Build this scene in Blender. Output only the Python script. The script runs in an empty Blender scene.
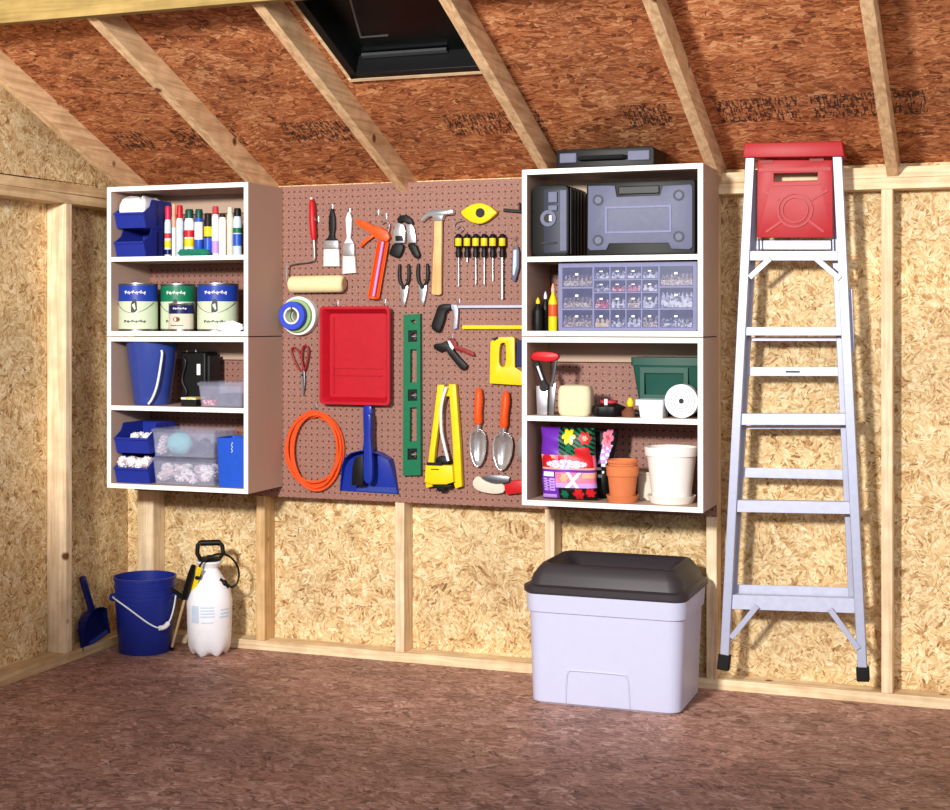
import bpy, bmesh, math, random
from mathutils import Vector, Matrix
random.seed(7)
SC=bpy.context.scene; COL=SC.collection
PI=math.pi
# ------------------------------------------------------------------ camera figures
FPX=1460.54; TH=0.351795; CAM=Vector((3.43397,-5.22927,1.31936)); YH=322.913
FW=Vector((-math.sin(TH),math.cos(TH),0)); RT=Vector((math.cos(TH),math.sin(TH),0)); UP=Vector((0,0,1))
def at(px,py,v,ax=1):
    """point on the real plane Y=v (or X / Z = v) behind a measured spot"""
    d=FW+RT*((px-475)/FPX)+UP*((YH-py)/FPX)
    return CAM+d*((v-CAM[ax])/d[ax])
def RAD(half,x,y):
    return half*((Vector((x,y,0))-CAM).dot(FW))/FPX
def xz(pts,Y): return [(lambda p:(p.x,p.z))(at(a,b,Y)) for a,b in pts]
# ------------------------------------------------------------------ materials
def lin(c): return tuple(((x/255)/12.92 if x/255<=.04045 else ((x/255+.055)/1.055)**2.4) for x in c)
def newmat(name):
    m=bpy.data.materials.new(name); m.use_nodes=True; nt=m.node_tree
    return m,nt,nt.nodes['Principled BSDF']
class NB:
    def __init__(s,nt): s.nt=nt
    def n(s,t,**k):
        o=s.nt.nodes.new(t)
        for a,b in k.items(): setattr(o,a,b)
        return o
    def l(s,a,b): s.nt.links.new(a,b)
    def math(s,op,a,b=None,c=None):
        o=s.n('ShaderNodeMath',operation=op)
        for i,v in enumerate((a,b,c)):
            if v is None: continue
            if isinstance(v,(int,float)): o.inputs[i].default_value=v
            else: s.l(v,o.inputs[i])
        return o.outputs[0]
    def mix(s,f,a,b,mode='MIX'):
        o=s.n('ShaderNodeMix',data_type='RGBA',blend_type=mode)
        for i,v in ((0,f),(6,a),(7,b)):
            if isinstance(v,(int,float)): o.inputs[i].default_value=v
            elif isinstance(v,tuple): o.inputs[i].default_value=(*v[:3],1)
            else: s.l(v,o.inputs[i])
        return o.outputs[2]
    def ramp(s,f,stops,interp='LINEAR'):
        o=s.n('ShaderNodeValToRGB'); cr=o.color_ramp; cr.interpolation=interp
        while len(cr.elements)<len(stops): cr.elements.new(.5)
        for e,(p,c) in zip(cr.elements,stops): e.position=p; e.color=(*c,1)
        s.l(f,o.inputs[0]); return o.outputs[0]
def pmat(name,rgb,rough=.5,metal=0,var=.06,scale=40,bump=0,alpha=1,spec=.28,sub=0,trans=0):
    m,nt,b=newmat(name); q=NB(nt); c=lin(rgb)
    tc=q.n('ShaderNodeTexCoord'); no=q.n('ShaderNodeTexNoise'); no.inputs['Scale'].default_value=scale; no.inputs['Detail'].default_value=4
    q.l(tc.outputs['Object'],no.inputs['Vector'])
    r=q.ramp(no.outputs['Fac'],[(.3,tuple(x*(1-var) for x in c)),(.7,tuple(min(1,x*(1+var)) for x in c))])
    q.l(r,b.inputs['Base Color']); b.inputs['Roughness'].default_value=rough; b.inputs['Metallic'].default_value=metal
    b.inputs['Specular IOR Level'].default_value=spec
    if alpha<1: b.inputs['Alpha'].default_value=alpha
    if trans: b.inputs['Transmission Weight'].default_value=trans
    if sub: b.inputs['Subsurface Weight'].default_value=sub; b.inputs['Subsurface Radius'].default_value=(.02,.02,.02)
    if bump:
        bp=q.n('ShaderNodeBump'); bp.inputs['Strength'].default_value=bump; bp.inputs['Distance'].default_value=.004
        q.l(no.outputs['Fac'],bp.inputs['Height']); q.l(bp.outputs[0],b.inputs['Normal'])
    return m
def osb(name,ua,va,stops,spread,base_ang,patch=17,sl=20,sw=105,rough=.75,ink=None,tone=(.5,.35,.25),uscale=1.0,nz=.05):
    """oriented strand board: patches of strands, each patch with its own direction"""
    m,nt,b=newmat(name); q=NB(nt)
    tc=q.n('ShaderNodeTexCoord'); sp=q.n('ShaderNodeSeparateXYZ'); q.l(tc.outputs['Object'],sp.inputs[0])
    cb=q.n('ShaderNodeCombineXYZ'); q.l(sp.outputs[ua],cb.inputs[0]); q.l(sp.outputs[va],cb.inputs[1]); P=cb.outputs[0]
    nd=q.n('ShaderNodeTexNoise',noise_dimensions='2D'); nd.inputs['Scale'].default_value=28; nd.inputs['Detail'].default_value=3; q.l(P,nd.inputs['Vector'])
    dm=q.n('ShaderNodeVectorMath',operation='MULTIPLY_ADD'); q.l(nd.outputs['Color'],dm.inputs[0]); dm.inputs[1].default_value=(nz,nz,0); q.l(P,dm.inputs[2])
    vals=[]; edges=[]
    for k in range(2):
        off=q.n('ShaderNodeVectorMath',operation='ADD'); q.l(dm.outputs[0],off.inputs[0]); off.inputs[1].default_value=(k*3.7,k*1.9,0)
        st=q.n('ShaderNodeVectorMath',operation='MULTIPLY'); q.l(off.outputs[0],st.inputs[0]); st.inputs[1].default_value=(uscale,1,1)
        v1=q.n('ShaderNodeTexVoronoi',voronoi_dimensions='2D'); v1.inputs['Scale'].default_value=patch*(1 if k==0 else .75); q.l(st.outputs[0],v1.inputs['Vector'])
        s1=q.n('ShaderNodeSeparateColor'); q.l(v1.outputs['Color'],s1.inputs[0])
        ang=q.math('MULTIPLY_ADD',s1.outputs[0],spread*2,base_ang-spread)
        ro=q.n('ShaderNodeVectorRotate',rotation_type='Z_AXIS'); q.l(P,ro.inputs['Vector']); q.l(ang,ro.inputs['Angle'])
        sc=q.n('ShaderNodeVectorMath',operation='MULTIPLY'); q.l(ro.outputs[0],sc.inputs[0]); sc.inputs[1].default_value=(sl,sw*(1 if k==0 else .6),1)
        v2=q.n('ShaderNodeTexVoronoi',voronoi_dimensions='2D'); v2.inputs['Scale'].default_value=1; q.l(sc.outputs[0],v2.inputs['Vector'])
        s2=q.n('ShaderNodeSeparateColor'); q.l(v2.outputs['Color'],s2.inputs[0])
        a=q.math('MULTIPLY',s2.outputs[0],tone[0]); a=q.math('MULTIPLY_ADD',s1.outputs[1],tone[1],a)
        vals.append(a); edges.append((v2.outputs['Distance'],s2.outputs[1]))
    nm=q.n('ShaderNodeTexNoise',noise_dimensions='2D'); nm.inputs['Scale'].default_value=26; nm.inputs['Detail'].default_value=2; q.l(P,nm.inputs['Vector'])
    msk=q.math('GREATER_THAN',nm.outputs['Fac'],.5)
    mx=q.n('ShaderNodeMix',data_type='FLOAT'); q.l(msk,mx.inputs[0]); q.l(vals[0],mx.inputs[2]); q.l(vals[1],mx.inputs[3])
    nf=q.n('ShaderNodeTexNoise',noise_dimensions='2D'); nf.inputs['Scale'].default_value=90; nf.inputs['Detail'].default_value=5; q.l(P,nf.inputs['Vector'])
    val=q.math('MULTIPLY_ADD',nf.outputs['Fac'],tone[2],mx.outputs[0])
    col=q.ramp(val,stops)
    # dark slots between some strands
    slot=q.math('MULTIPLY',q.math('GREATER_THAN',edges[0][1],.86),q.math('LESS_THAN',edges[0][0],.22))
    col=q.mix(q.math('MULTIPLY',slot,.75),col,tuple(x*.45 for x in stops[0][1]))
    big=q.n('ShaderNodeTexNoise',noise_dimensions='2D'); big.inputs['Scale'].default_value=2.2; q.l(P,big.inputs['Vector'])
    col=q.mix(1.0,col,q.ramp(big.outputs['Fac'],[(.3,(.82,.82,.82)),(.7,(1.1,1.08,1.05))]),'MULTIPLY')
    if ink:
        # printed grade stamps: a band of broken dark marks
        u0,v0,v1_,dens=ink
        u=sp.outputs[ua]; v=sp.outputs[va]
        band=q.math('MULTIPLY',q.math('GREATER_THAN',v,v0),q.math('LESS_THAN',v,v1_))
        cb2=q.n('ShaderNodeCombineXYZ'); q.l(q.math('MULTIPLY',u,115),cb2.inputs[0]); q.l(q.math('MULTIPLY',v,26),cb2.inputs[1])
        w=q.n('ShaderNodeTexNoise',noise_dimensions='2D'); w.inputs['Scale'].default_value=1.0; w.inputs['Detail'].default_value=1; q.l(cb2.outputs[0],w.inputs['Vector'])
        stroke=q.math('GREATER_THAN',w.outputs['Fac'],.5)
        g=q.n('ShaderNodeTexNoise',noise_dimensions='1D'); g.inputs['Scale'].default_value=3.1; g.inputs['Detail'].default_value=1; q.l(q.math('ADD',u,u0),g.inputs['W'])
        grp=q.math('GREATER_THAN',g.outputs['Fac'],dens)
        fade=q.math('GREATER_THAN',nf.outputs['Fac'],.42)
        k=q.math('MULTIPLY',q.math('MULTIPLY',band,stroke),q.math('MULTIPLY',grp,fade))
        col=q.mix(q.math('MULTIPLY',k,.85),col,(.012,.01,.012))
    q.l(col,b.inputs['Base Color']); b.inputs['Roughness'].default_value=rough; b.inputs['Specular IOR Level'].default_value=.25
    bp=q.n('ShaderNodeBump'); bp.inputs['Strength'].default_value=.45; bp.inputs['Distance'].default_value=.002
    q.l(val,bp.inputs['Height']); q.l(bp.outputs[0],b.inputs['Normal'])
    return m
def lumber(name,axis,c1,c2,seed=0):
    m,nt,b=newmat(name); q=NB(nt)
    tc=q.n('ShaderNodeTexCoord'); mp=q.n('ShaderNodeMapping'); q.l(tc.outputs['Object'],mp.inputs[0])
    sc=[60,60,60]; sc[axis]=3.0; mp.inputs['Scale'].default_value=sc; mp.inputs['Location'].default_value=(seed,seed*2,seed*.7)
    no=q.n('ShaderNodeTexNoise'); no.inputs['Scale'].default_value=1; no.inputs['Detail'].default_value=5; no.inputs['Distortion'].default_value=.6; q.l(mp.outputs[0],no.inputs['Vector'])
    col=q.ramp(no.outputs['Fac'],[(.3,lin(c1)),(.62,lin(c2))])
    n2=q.n('ShaderNodeTexNoise'); n2.inputs['Scale'].default_value=14; n2.inputs['Detail'].default_value=3; q.l(tc.outputs['Object'],n2.inputs['Vector'])
    col=q.mix(1.0,col,q.ramp(n2.outputs['Fac'],[(.35,(.86,.84,.8)),(.65,(1.06,1.05,1.03))]),'MULTIPLY')
    vo=q.n('ShaderNodeTexVoronoi'); vo.inputs['Scale'].default_value=5.5; q.l(tc.outputs['Object'],vo.inputs['Vector'])
    kn=q.ramp(vo.outputs['Distance'],[(.06,(1,1,1)),(.11,(0,0,0))])
    col=q.mix(kn,col,lin((112,66,32)))
    q.l(col,b.inputs['Base Color']); b.inputs['Roughness'].default_value=.65; b.inputs['Specular IOR Level'].default_value=.3
    return m
M={}
TAN=[(.15,lin((128,88,50))),(.34,lin((192,154,106))),(.52,lin((216,186,136))),(.70,lin((230,206,160))),(.92,lin((246,228,192)))]
M['osb_back']=osb('osb_back',0,2,TAN,1.57,.4,patch=31,sl=34,sw=200,tone=(.46,.30,.34))
M['osb_left']=osb('osb_left',1,2,TAN,1.57,.4,patch=29,sl=32,sw=185,tone=(.46,.30,.34))
RED=[(.15,lin((92,48,28))),(.38,lin((152,88,54))),(.56,lin((182,112,70))),(.75,lin((204,138,92))),(.95,lin((230,176,130)))]
M['osb_roof']=osb('osb_roof',0,1,RED,.5,0,patch=25,sl=25,sw=180,ink=(3.3,-.35,-.21,.47),uscale=.6)
FLO=[(.15,lin((106,74,66))),(.40,lin((152,112,98))),(.6,lin((172,132,118))),(.8,lin((192,152,138))),(.97,lin((212,182,170)))]
M['osb_floor']=osb('osb_floor',0,1,FLO,.9,0.1,patch=22,sl=24,sw=120,uscale=.6,rough=.6)
M['stud']=lumber('stud_wood',2,(208,178,140),(238,216,184))
M['stud_b']=lumber('stud_wood_tan',2,(190,150,100),(218,184,136),5)
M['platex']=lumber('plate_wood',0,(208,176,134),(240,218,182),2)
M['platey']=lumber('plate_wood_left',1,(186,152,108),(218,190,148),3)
M['rafter']=lumber('rafter_wood',1,(200,160,116),(240,206,164),4)
M['ridge']=lumber('ridge_wood',0,(136,112,62),(168,140,84),6)
M['white']=pmat('white_edge_banding',(246,244,238),.45,var=.015)
M['side']=pmat('taupe_melamine',(186,156,138),.6,var=.05,scale=300)
M['inner']=pmat('taupe_melamine_inner',(186,160,140),.6,var=.04,scale=300)
def pegmat():
    m,nt,b=newmat('pegboard'); q=NB(nt)
    tc=q.n('ShaderNodeTexCoord'); sp=q.n('ShaderNodeSeparateXYZ'); q.l(tc.outputs['Object'],sp.inputs[0])
    def cell(o): return q.math('SUBTRACT',q.math('FRACT',q.math('MULTIPLY',o,1/.0254)),.5)
    a=cell(sp.outputs[0]); c=cell(sp.outputs[2])
    d=q.math('SQRT',q.math('ADD',q.math('MULTIPLY',a,a),q.math('MULTIPLY',c,c)))
    hole=q.math('LESS_THAN',d,.14)
    no=q.n('ShaderNodeTexNoise'); no.inputs['Scale'].default_value=170; no.inputs['Detail'].default_value=5; q.l(tc.outputs['Object'],no.inputs['Vector'])
    col=q.ramp(no.outputs['Fac'],[(.3,lin((122,82,72))),(.7,lin((168,124,110)))])
    col=q.mix(hole,col,lin((62,34,32)))
    q.l(col,b.inputs['Base Color']); b.inputs['Roughness'].default_value=.55; b.inputs['Specular IOR Level'].default_value=.3
    return m
M['peg']=pegmat()
for k,v in dict(
 blue=((28,42,128),.38),navy=((16,26,84),.35),bluebin=((34,50,150),.4),bucketblue=((48,68,148),.28),royal=((36,84,196),.35),panblue=((28,50,150),.3),
 red=((196,26,34),.4),traymat=((178,20,38),.4),ladred=((168,18,30),.45),orange=((236,84,26),.4),cord=((232,84,34),.4),
 yellow=((236,204,18),.4),black=((10,12,13),.5),black2=((20,23,26),.45),rubber=((12,14,14),.7),grey=((96,100,126),.5),dgrey=((48,52,68),.5),
 green=((10,108,72),.45),dgreen=((14,72,60),.4),whiteplas=((238,238,240),.4),cream=((236,220,178),.8),bone=((214,206,190),.6),
 tote=((192,194,220),.42),lid=((52,46,50),.45),terra=((206,118,72),.8),wpot=((240,236,230),.55),purple=((104,42,168),.35),
 label_green=((206,220,190),.5),label_blue=((30,60,160),.4),label_dk=((18,120,84),.4),ink=((40,44,70),.5),pink=((230,120,150),.5),
 ltblue=((130,206,214),.8),cloth=((240,240,244),.9),ragc=((232,216,214),.9),tape=((52,76,200),.5),tapew=((226,230,226),.6),tapeg=((150,180,120),.6),
 violet=((190,150,230),.5),magenta=((210,30,80),.4),peach=((236,170,140),.5),ltlabel=((196,214,236),.45),teal=((26,120,96),.8),
 rollcov=((240,222,170),.95),brushw=((232,226,218),.8),tan=((190,160,120),.6),brown=((120,70,50),.7),sponge=((224,208,172),.95),
 pleather=((226,232,240),.5),rose=((190,60,70),.6),dkred=((140,30,30),.5)).items():
    M[k]=pmat(k,v[0],v[1],var=.012 if k in ('tote','blue','whiteplas','wpot','lid') else .05)
for k,v in dict(steel=((206,206,214),.3),alu=((172,177,200),.45),chrome=((225,225,228),.18),dsteel=((130,132,138),.35)).items():
    M[k]=pmat(k,v[0],v[1],metal=(.3 if k=='alu' else .85),var=.04,scale=60)
M['hwood']=lumber('handle_wood',2,(206,160,100),(232,196,140),9)
M['alugrey']=pmat('aluminium_step',(186,190,212),.5,metal=.3)
M['clear']=pmat('clear_plastic',(196,200,228),.25,alpha=.22,var=.1)
M['cleard']=pmat('clear_drawer_plastic',(110,116,165),.3,alpha=.25,var=.1)
M['tank']=pmat('translucent_white_tank',(242,242,250),.4,sub=.2,var=.02)
M['organizer']=pmat('grey_violet_plastic',(118,120,160),.5)
M['glassdark']=pmat('dark_tinted_pane',(8,14,12),.3,var=.2,spec=.15)
def speck(name,cols,scale,rough=.6):
    m,nt,b=newmat(name); q=NB(nt); tc=q.n('ShaderNodeTexCoord'); v=q.n('ShaderNodeTexVoronoi'); v.inputs['Scale'].default_value=scale
    q.l(tc.outputs['Object'],v.inputs['Vector']); s=q.n('ShaderNodeSeparateColor'); q.l(v.outputs['Color'],s.inputs[0])
    n=len(cols); q.l(q.ramp(s.outputs[0],[(i/n,lin(c)) for i,c in enumerate(cols)],'CONSTANT'),b.inputs['Base Color']); b.inputs['Roughness'].default_value=rough
    return m
M['brassparts']=speck('brass_screws',[(196,176,146),(130,100,60),(60,46,40),(220,214,206),(150,120,80)],230,.35)
M['whiteparts']=speck('white_anchors',[(240,240,250),(200,204,230),(250,250,250),(110,114,140)],130)
M['blackparts']=speck('steel_nuts',[(60,64,90),(230,230,240),(34,36,50),(150,150,180)],170,.4)
M['redparts']=speck('red_connectors',[(210,40,40),(240,200,200),(180,30,40)],150)
M['pinkparts']=speck('pink_connectors',[(220,120,140),(240,200,210),(190,80,110)],150)
M['yelparts']=speck('yellow_connectors',[(240,190,40),(250,220,120),(230,230,240)],150)
M['ragspeck']=speck('mixed_rags',[(246,238,240),(226,206,206),(250,246,250),(200,180,190)],34,.9)
M['bucketblue'].node_tree.nodes['Principled BSDF'].inputs['Specular IOR Level'].default_value=.7
# ------------------------------------------------------------------ mesh builder
class MB:
    def __init__(s,mats,M4=None):
        s.v=[]; s.f=[]; s.mi=[]; s.mats=[M[m] if isinstance(m,str) else m for m in (mats if isinstance(mats,(list,tuple)) else [mats])]; s.T=M4
    def add(s,vs,fs,mi=0):
        o=len(s.v)
        for v in vs:
            v=Vector(v); s.v.append(s.T@v if s.T else v)
        for i,f in enumerate(fs):
            s.f.append([o+k for k in f]); s.mi.append(mi[i] if isinstance(mi,list) else mi)
        return s
    def box(s,x0,x1,y0,y1,z0,z1,mi=0):
        x0,x1=min(x0,x1),max(x0,x1); y0,y1=min(y0,y1),max(y0,y1); z0,z1=min(z0,z1),max(z0,z1)
        return s.add([(x0,y0,z0),(x1,y0,z0),(x1,y1,z0),(x0,y1,z0),(x0,y0,z1),(x1,y0,z1),(x1,y1,z1),(x0,y1,z1)],
          [(0,3,2,1),(4,5,6,7),(0,1,5,4),(1,2,6,5),(2,3,7,6),(3,0,4,7)],mi)
    def bar(s,a,b,w,h,up=(0,-1,0),mi=0):
        """box along a->b, width w across, height h along up"""
        a=Vector(a); b=Vector(b); d=(b-a).normalized(); u=Vector(up); u=(u-d*u.dot(d)).normalized(); r=d.cross(u)
        vs=[]
        for p in (a,b):
            for i,j in ((-1,-1),(1,-1),(1,1),(-1,1)): vs.append(p+r*(w/2*i)+u*(h/2*j))
        return s.add(vs,[(0,3,2,1),(4,5,6,7),(0,1,5,4),(1,2,6,5),(2,3,7,6),(3,0,4,7)],mi)
    def tube(s,pts,r,seg=8,mi=0,closed=False,cap=True,flat=1):
        pts=[Vector(p) for p in pts]; n=len(pts); rs=r if isinstance(r,(list,tuple)) else [r]*n
        vs=[]; fs=[]; pu=None
        for i in range(n):
            if closed: d=(pts[(i+1)%n]-pts[i-1]).normalized()
            else: d=(pts[min(i+1,n-1)]-pts[max(i-1,0)]).normalized()
            if pu is None:
                pu=Vector((0,1,0)) if abs(d.y)<.9 else Vector((0,0,1))
            u=(pu-d*pu.dot(d)).normalized(); pu=u; w=d.cross(u)
            for k in range(seg):
                a=2*PI*k/seg; vs.append(pts[i]+(u*math.cos(a)*flat+w*math.sin(a))*rs[i])
        m=n if closed else n-1
        for i in range(m):
            j=(i+1)%n
            for k in range(seg):
                k2=(k+1)%seg; fs.append((i*seg+k,i*seg+k2,j*seg+k2,j*seg+k))
        if cap and not closed: fs.append(tuple(range(seg))[::-1]); fs.append(tuple((n-1)*seg+k for k in range(seg)))
        return s.add(vs,fs,mi)
    def cyl(s,a,b,r0,r1=None,seg=24,mi=0): return s.tube([a,b],[r0,r0 if r1 is None else r1],seg,mi)
    def lathe(s,cx,cy,prof,seg=40,mi=None,fn=None):
        """prof: (r,z) list; mi: per segment material"""
        vs=[]; fs=[]; ms=[]; n=len(prof)
        for i,(r,z) in enumerate(prof):
            for k in range(seg):
                a=2*PI*k/seg; rr,zz=(r,z) if fn is None else fn(r,z,a)
                vs.append((cx+rr*math.cos(a),cy+rr*math.sin(a),zz))
        for i in range(n-1):
            for k in range(seg):
                k2=(k+1)%seg; fs.append((i*seg+k,i*seg+k2,(i+1)*seg+k2,(i+1)*seg+k)); ms.append(mi[i] if mi else 0)
        if prof[0][0]>1e-5: fs.append(tuple(range(seg))[::-1]); ms.append(mi[0] if mi else 0)
        if prof[-1][0]>1e-5: fs.append(tuple((n-1)*seg+k for k in range(seg))); ms.append(mi[-1] if mi else 0)
        return s.add(vs,fs,ms)
    def ring(s,c,r_out,r_in,y0,y1,seg=40,mi=0):
        """annulus, axis along Y"""
        vs=[];fs=[]
        for (r,y) in ((r_out,y0),(r_out,y1),(r_in,y1),(r_in,y0)):
            for k in range(seg):
                a=2*PI*k/seg; vs.append((c[0]+r*math.cos(a),y,c[1]+r*math.sin(a)))
        for i in range(4):
            j=(i+1)%4
            for k in range(seg):
                k2=(k+1)%seg; fs.append((i*seg+k,i*seg+k2,j*seg+k2,j*seg+k))
        return s.add(vs,fs,mi)
    def disc(s,c,r,y0,y1,seg=28,mi=0): return s.cyl((c[0],y0,c[1]),(c[0],y1,c[1]),r,seg=seg,mi=mi)
    def plate(s,outl,y0,y1,mi=0,bev=0,smooth=0):
        """prism of one or more closed outlines in XZ (holes allowed), from y0 to y1"""
        cu=bpy.data.curves.new('tmp','CURVE'); cu.dimensions='2D'; cu.fill_mode='BOTH'
        if not isinstance(outl[0][0],(list,tuple)): outl=[outl]
        for o in outl:
            if smooth: o=chaikin(o,smooth)
            sp=cu.splines.new('POLY'); sp.points.add(len(o)-1); sp.use_cyclic_u=True
            for p,c in zip(sp.points,o): p.co=(c[0],c[1],0,1)
        h=abs(y1-y0)/2; cu.extrude=max(h-bev,1e-5); cu.bevel_depth=bev; cu.bevel_resolution=1; cu.offset=-bev
        ob=bpy.data.objects.new('tmp',cu); me=bpy.data.meshes.new_from_object(ob)
        ym=(y0+y1)/2
        s.add([(v.co.x,ym-v.co.z,v.co.y) for v in me.vertices],[tuple(p.vertices) for p in me.polygons],mi)
        bpy.data.objects.remove(ob); bpy.data.curves.remove(cu); bpy.data.meshes.remove(me)
        return s
    def prism_x(s,poly,x0,x1,mi=0):
        """convex polygon in YZ extruded along X"""
        n=len(poly); vs=[(x0,y,z) for y,z in poly]+[(x1,y,z) for y,z in poly]
        fs=[tuple(range(n)),tuple(range(n,2*n))[::-1]]+[(i,(i+1)%n,n+(i+1)%n,n+i) for i in range(n)]
        return s.add(vs,fs,mi)
    def loft(s,loops,mi=None,cap0=True,cap1=True):
        n=len(loops[0]); vs=[p for l in loops for p in l]; fs=[];ms=[]
        for i in range(len(loops)-1):
            for k in range(n):
                k2=(k+1)%n; fs.append((i*n+k,i*n+k2,(i+1)*n+k2,(i+1)*n+k)); ms.append(mi[i] if mi else 0)
        if cap0: fs.append(tuple(range(n))[::-1]); ms.append(mi[0] if mi else 0)
        if cap1: fs.append(tuple((len(loops)-1)*n+k for k in range(n))); ms.append(mi[-1] if mi else 0)
        return s.add(vs,fs,ms)
    def ball(s,c,r,mi=0,sc=(1,1,1),jit=0,seg=14):
        prof=[(math.sin(PI*i/seg),-math.cos(PI*i/seg)) for i in range(seg+1)]; vs=[];fs=[];n=seg*2
        for i,(a,b) in enumerate(prof):
            for k in range(n):
                t=2*PI*k/n; j=1+jit*(math.sin(3*t+i*1.3+c[0]*50)*.5+math.sin(5*t-i*2.1+c[2]*70)*.5)
                vs.append((c[0]+a*math.cos(t)*r*sc[0]*j,c[1]+a*math.sin(t)*r*sc[1]*j,c[2]+b*r*sc[2]*j))
        for i in range(seg):
            for k in range(n): k2=(k+1)%n; fs.append((i*n+k,i*n+k2,(i+1)*n+k2,(i+1)*n+k))
        return s.add(vs,fs,mi)
def chaikin(p,n=2):
    for _ in range(n):
        q=[]
        for i in range(len(p)):
            a=p[i]; b=p[(i+1)%len(p)]
            q.append((a[0]*.75+b[0]*.25,a[1]*.75+b[1]*.25)); q.append((a[0]*.25+b[0]*.75,a[1]*.25+b[1]*.75))
        p=q
    return p
def spline(pts,n=8,closed=False):
    P=[Vector(p) for p in pts]; out=[]; m=len(P)
    rng=m if closed else m-1
    for i in range(rng):
        p0=P[i-1] if (closed or i>0) else P[i]; p1=P[i]; p2=P[(i+1)%m]; p3=P[(i+2)%m] if (closed or i+2<m) else P[(i+1)%m]
        for k in range(n):
            t=k/n; out.append(.5*((2*p1)+(p2-p0)*t+(2*p0-5*p1+4*p2-p3)*t*t+(3*p1-p0-3*p2+p3)*t**3))
    if not closed: out.append(P[-1])
    return out
def rrect(x0,x1,y0,y1,z,r,n=5):
    pts=[]
    for cx,cy,a0 in ((x1-r,y1-r,0),(x0+r,y1-r,PI/2),(x0+r,y0+r,PI),(x1-r,y0+r,1.5*PI)):
        for k in range(n+1):
            a=a0+PI/2*k/n; pts.append((cx+r*math.cos(a),cy+r*math.sin(a),z))
    return pts
def rect_xz(x0,x1,z0,z1,r=0,n=4):
    if r<=0: return [(x0,z0),(x1,z0),(x1,z1),(x0,z1)]
    return [(a,b) for a,b,_ in rrect(x0,x1,z0,z1,0,r,n)]
LOC={}
def obj(name,mb,parent=None,loc=None,bev=0,smooth=True,label=None,solid=0,sub=0):
    base=Vector(loc) if loc is not None else (LOC[parent.name] if parent else Vector((0,0,0)))
    me=bpy.data.meshes.new(name); me.from_pydata([tuple(v-base) for v in mb.v],[],mb.f)
    for m in mb.mats: me.materials.append(m)
    for p,i in zip(me.polygons,mb.mi): p.material_index=i
    bm=bmesh.new(); bm.from_mesh(me); bmesh.ops.remove_doubles(bm,verts=bm.verts,dist=1e-5); bmesh.ops.recalc_face_normals(bm,faces=bm.faces)
    for f in bm.faces: f.smooth=smooth
    if smooth:
        for e in bm.edges:
            if len(e.link_faces)==2 and e.calc_face_angle(0)>math.radians(38): e.smooth=False
    bm.to_mesh(me); bm.free()
    o=bpy.data.objects.new(name,me); COL.objects.link(o)
    if parent: o.parent=parent
    else: o.location=base
    LOC[o.name]=base
    if bev:
        b=o.modifiers.new('bevel','BEVEL'); b.width=bev; b.segments=2; b.limit_method='ANGLE'; b.angle_limit=math.radians(40)
    if solid:
        b=o.modifiers.new('solid','SOLIDIFY'); b.thickness=solid; b.offset=-1
    if label: o['label']=label
    return o
def thing(name,label,cat,loc,group=None):
    o=bpy.data.objects.new(name,None); COL.objects.link(o); o.location=loc; o.empty_display_size=.05
    LOC[o.name]=Vector(loc); o['label']=label; o['category']=cat
    if group: o['group']=group
    return o
def single(name,mb,label,cat,loc=None,group=None,**k):
    if loc is None:
        mn=Vector([min(v[i] for v in mb.v) for i in range(3)]); mx=Vector([max(v[i] for v in mb.v) for i in range(3)])
        loc=((mn.x+mx.x)/2,(mn.y+mx.y)/2,mn.z)
    o=obj(name,mb,None,loc,**k); o['label']=label; o['category']=cat
    if group: o['group']=group
    return o
def struct(name,mb,**k):
    p=k.get('parent'); o=obj(name,mb,**k); o['kind']='structure'
    return o
# ------------------------------------------------------------------ the setting
SX=.5734; SP=.6096; HT=1.8589; SL=.41501; ZR=1.82444; RX0=.5929
RB=.089*math.sqrt(1+SL*SL)          # rafter depth measured upright
XR=4.9; YF=-2.6; YRG=-1.205
def rz(y,off=0): return ZR+off-SL*y
struct('floor',MB('osb_floor').box(-.1,XR,YF-3.4,.1,-.02,0),smooth=False)
# left wall: board, plates, studs
mb=MB('osb_left'); mb.box(-.101,-.089,YF,.101,0,HT)
gy=YRG; mb.add([(-.089,.089,HT),(-.089,.089,rz(.089,RB)),(-.089,gy,rz(gy,RB)),(-.089,YF,rz(gy,RB)+SL*(YF-gy)),(-.089,YF,HT),
     (-.101,.089,HT),(-.101,.089,rz(.089,RB)),(-.101,gy,rz(gy,RB)),(-.101,YF,rz(gy,RB)+SL*(YF-gy)),(-.101,YF,HT)],
     [(0,1,2,3,4),(9,8,7,6,5),(0,5,6,1),(1,6,7,2),(2,7,8,3),(3,8,9,4),(4,9,5,0)])
struct('wall_left',mb,smooth=False)
struct('wall_back',MB('osb_back').box(-.089,XR,.089,.101,0,rz(.101,RB)-.001),smooth=False)
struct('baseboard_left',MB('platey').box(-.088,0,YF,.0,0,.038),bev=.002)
struct('baseboard_back',MB('platex').box(-.088,XR,0.0005,.0885,0,.038),bev=.002)
n=1
def trim(mb,**k):
    global n
    o=struct('trim_%d'%n,mb,bev=.002,**k); n+=1; return o
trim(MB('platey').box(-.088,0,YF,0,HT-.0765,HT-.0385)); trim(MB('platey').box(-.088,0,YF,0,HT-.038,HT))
trim(MB('platex').box(-.088,XR,0.0005,.0885,HT-.0765,HT-.0385)); trim(MB('platex').box(-.088,XR,0.0005,.0885,HT-.038,HT))
for y in (-.468,-.468-SP,-.468-2*SP): trim(MB('stud').box(-.088,0,y,y+.038,.038,HT-.0765))
trim(MB('stud').box(.016,.054,0.0005,.0885,.038,HT-.0765)); trim(MB('stud').box(.0545,.0925,0.0005,.0885,.038,HT-.0765))
for k in range(7): trim(MB('stud_b' if k==0 else 'stud').box(SX+SP*k,SX+SP*k+.038,0.0005,.0885,.0385,HT-.077))
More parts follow.
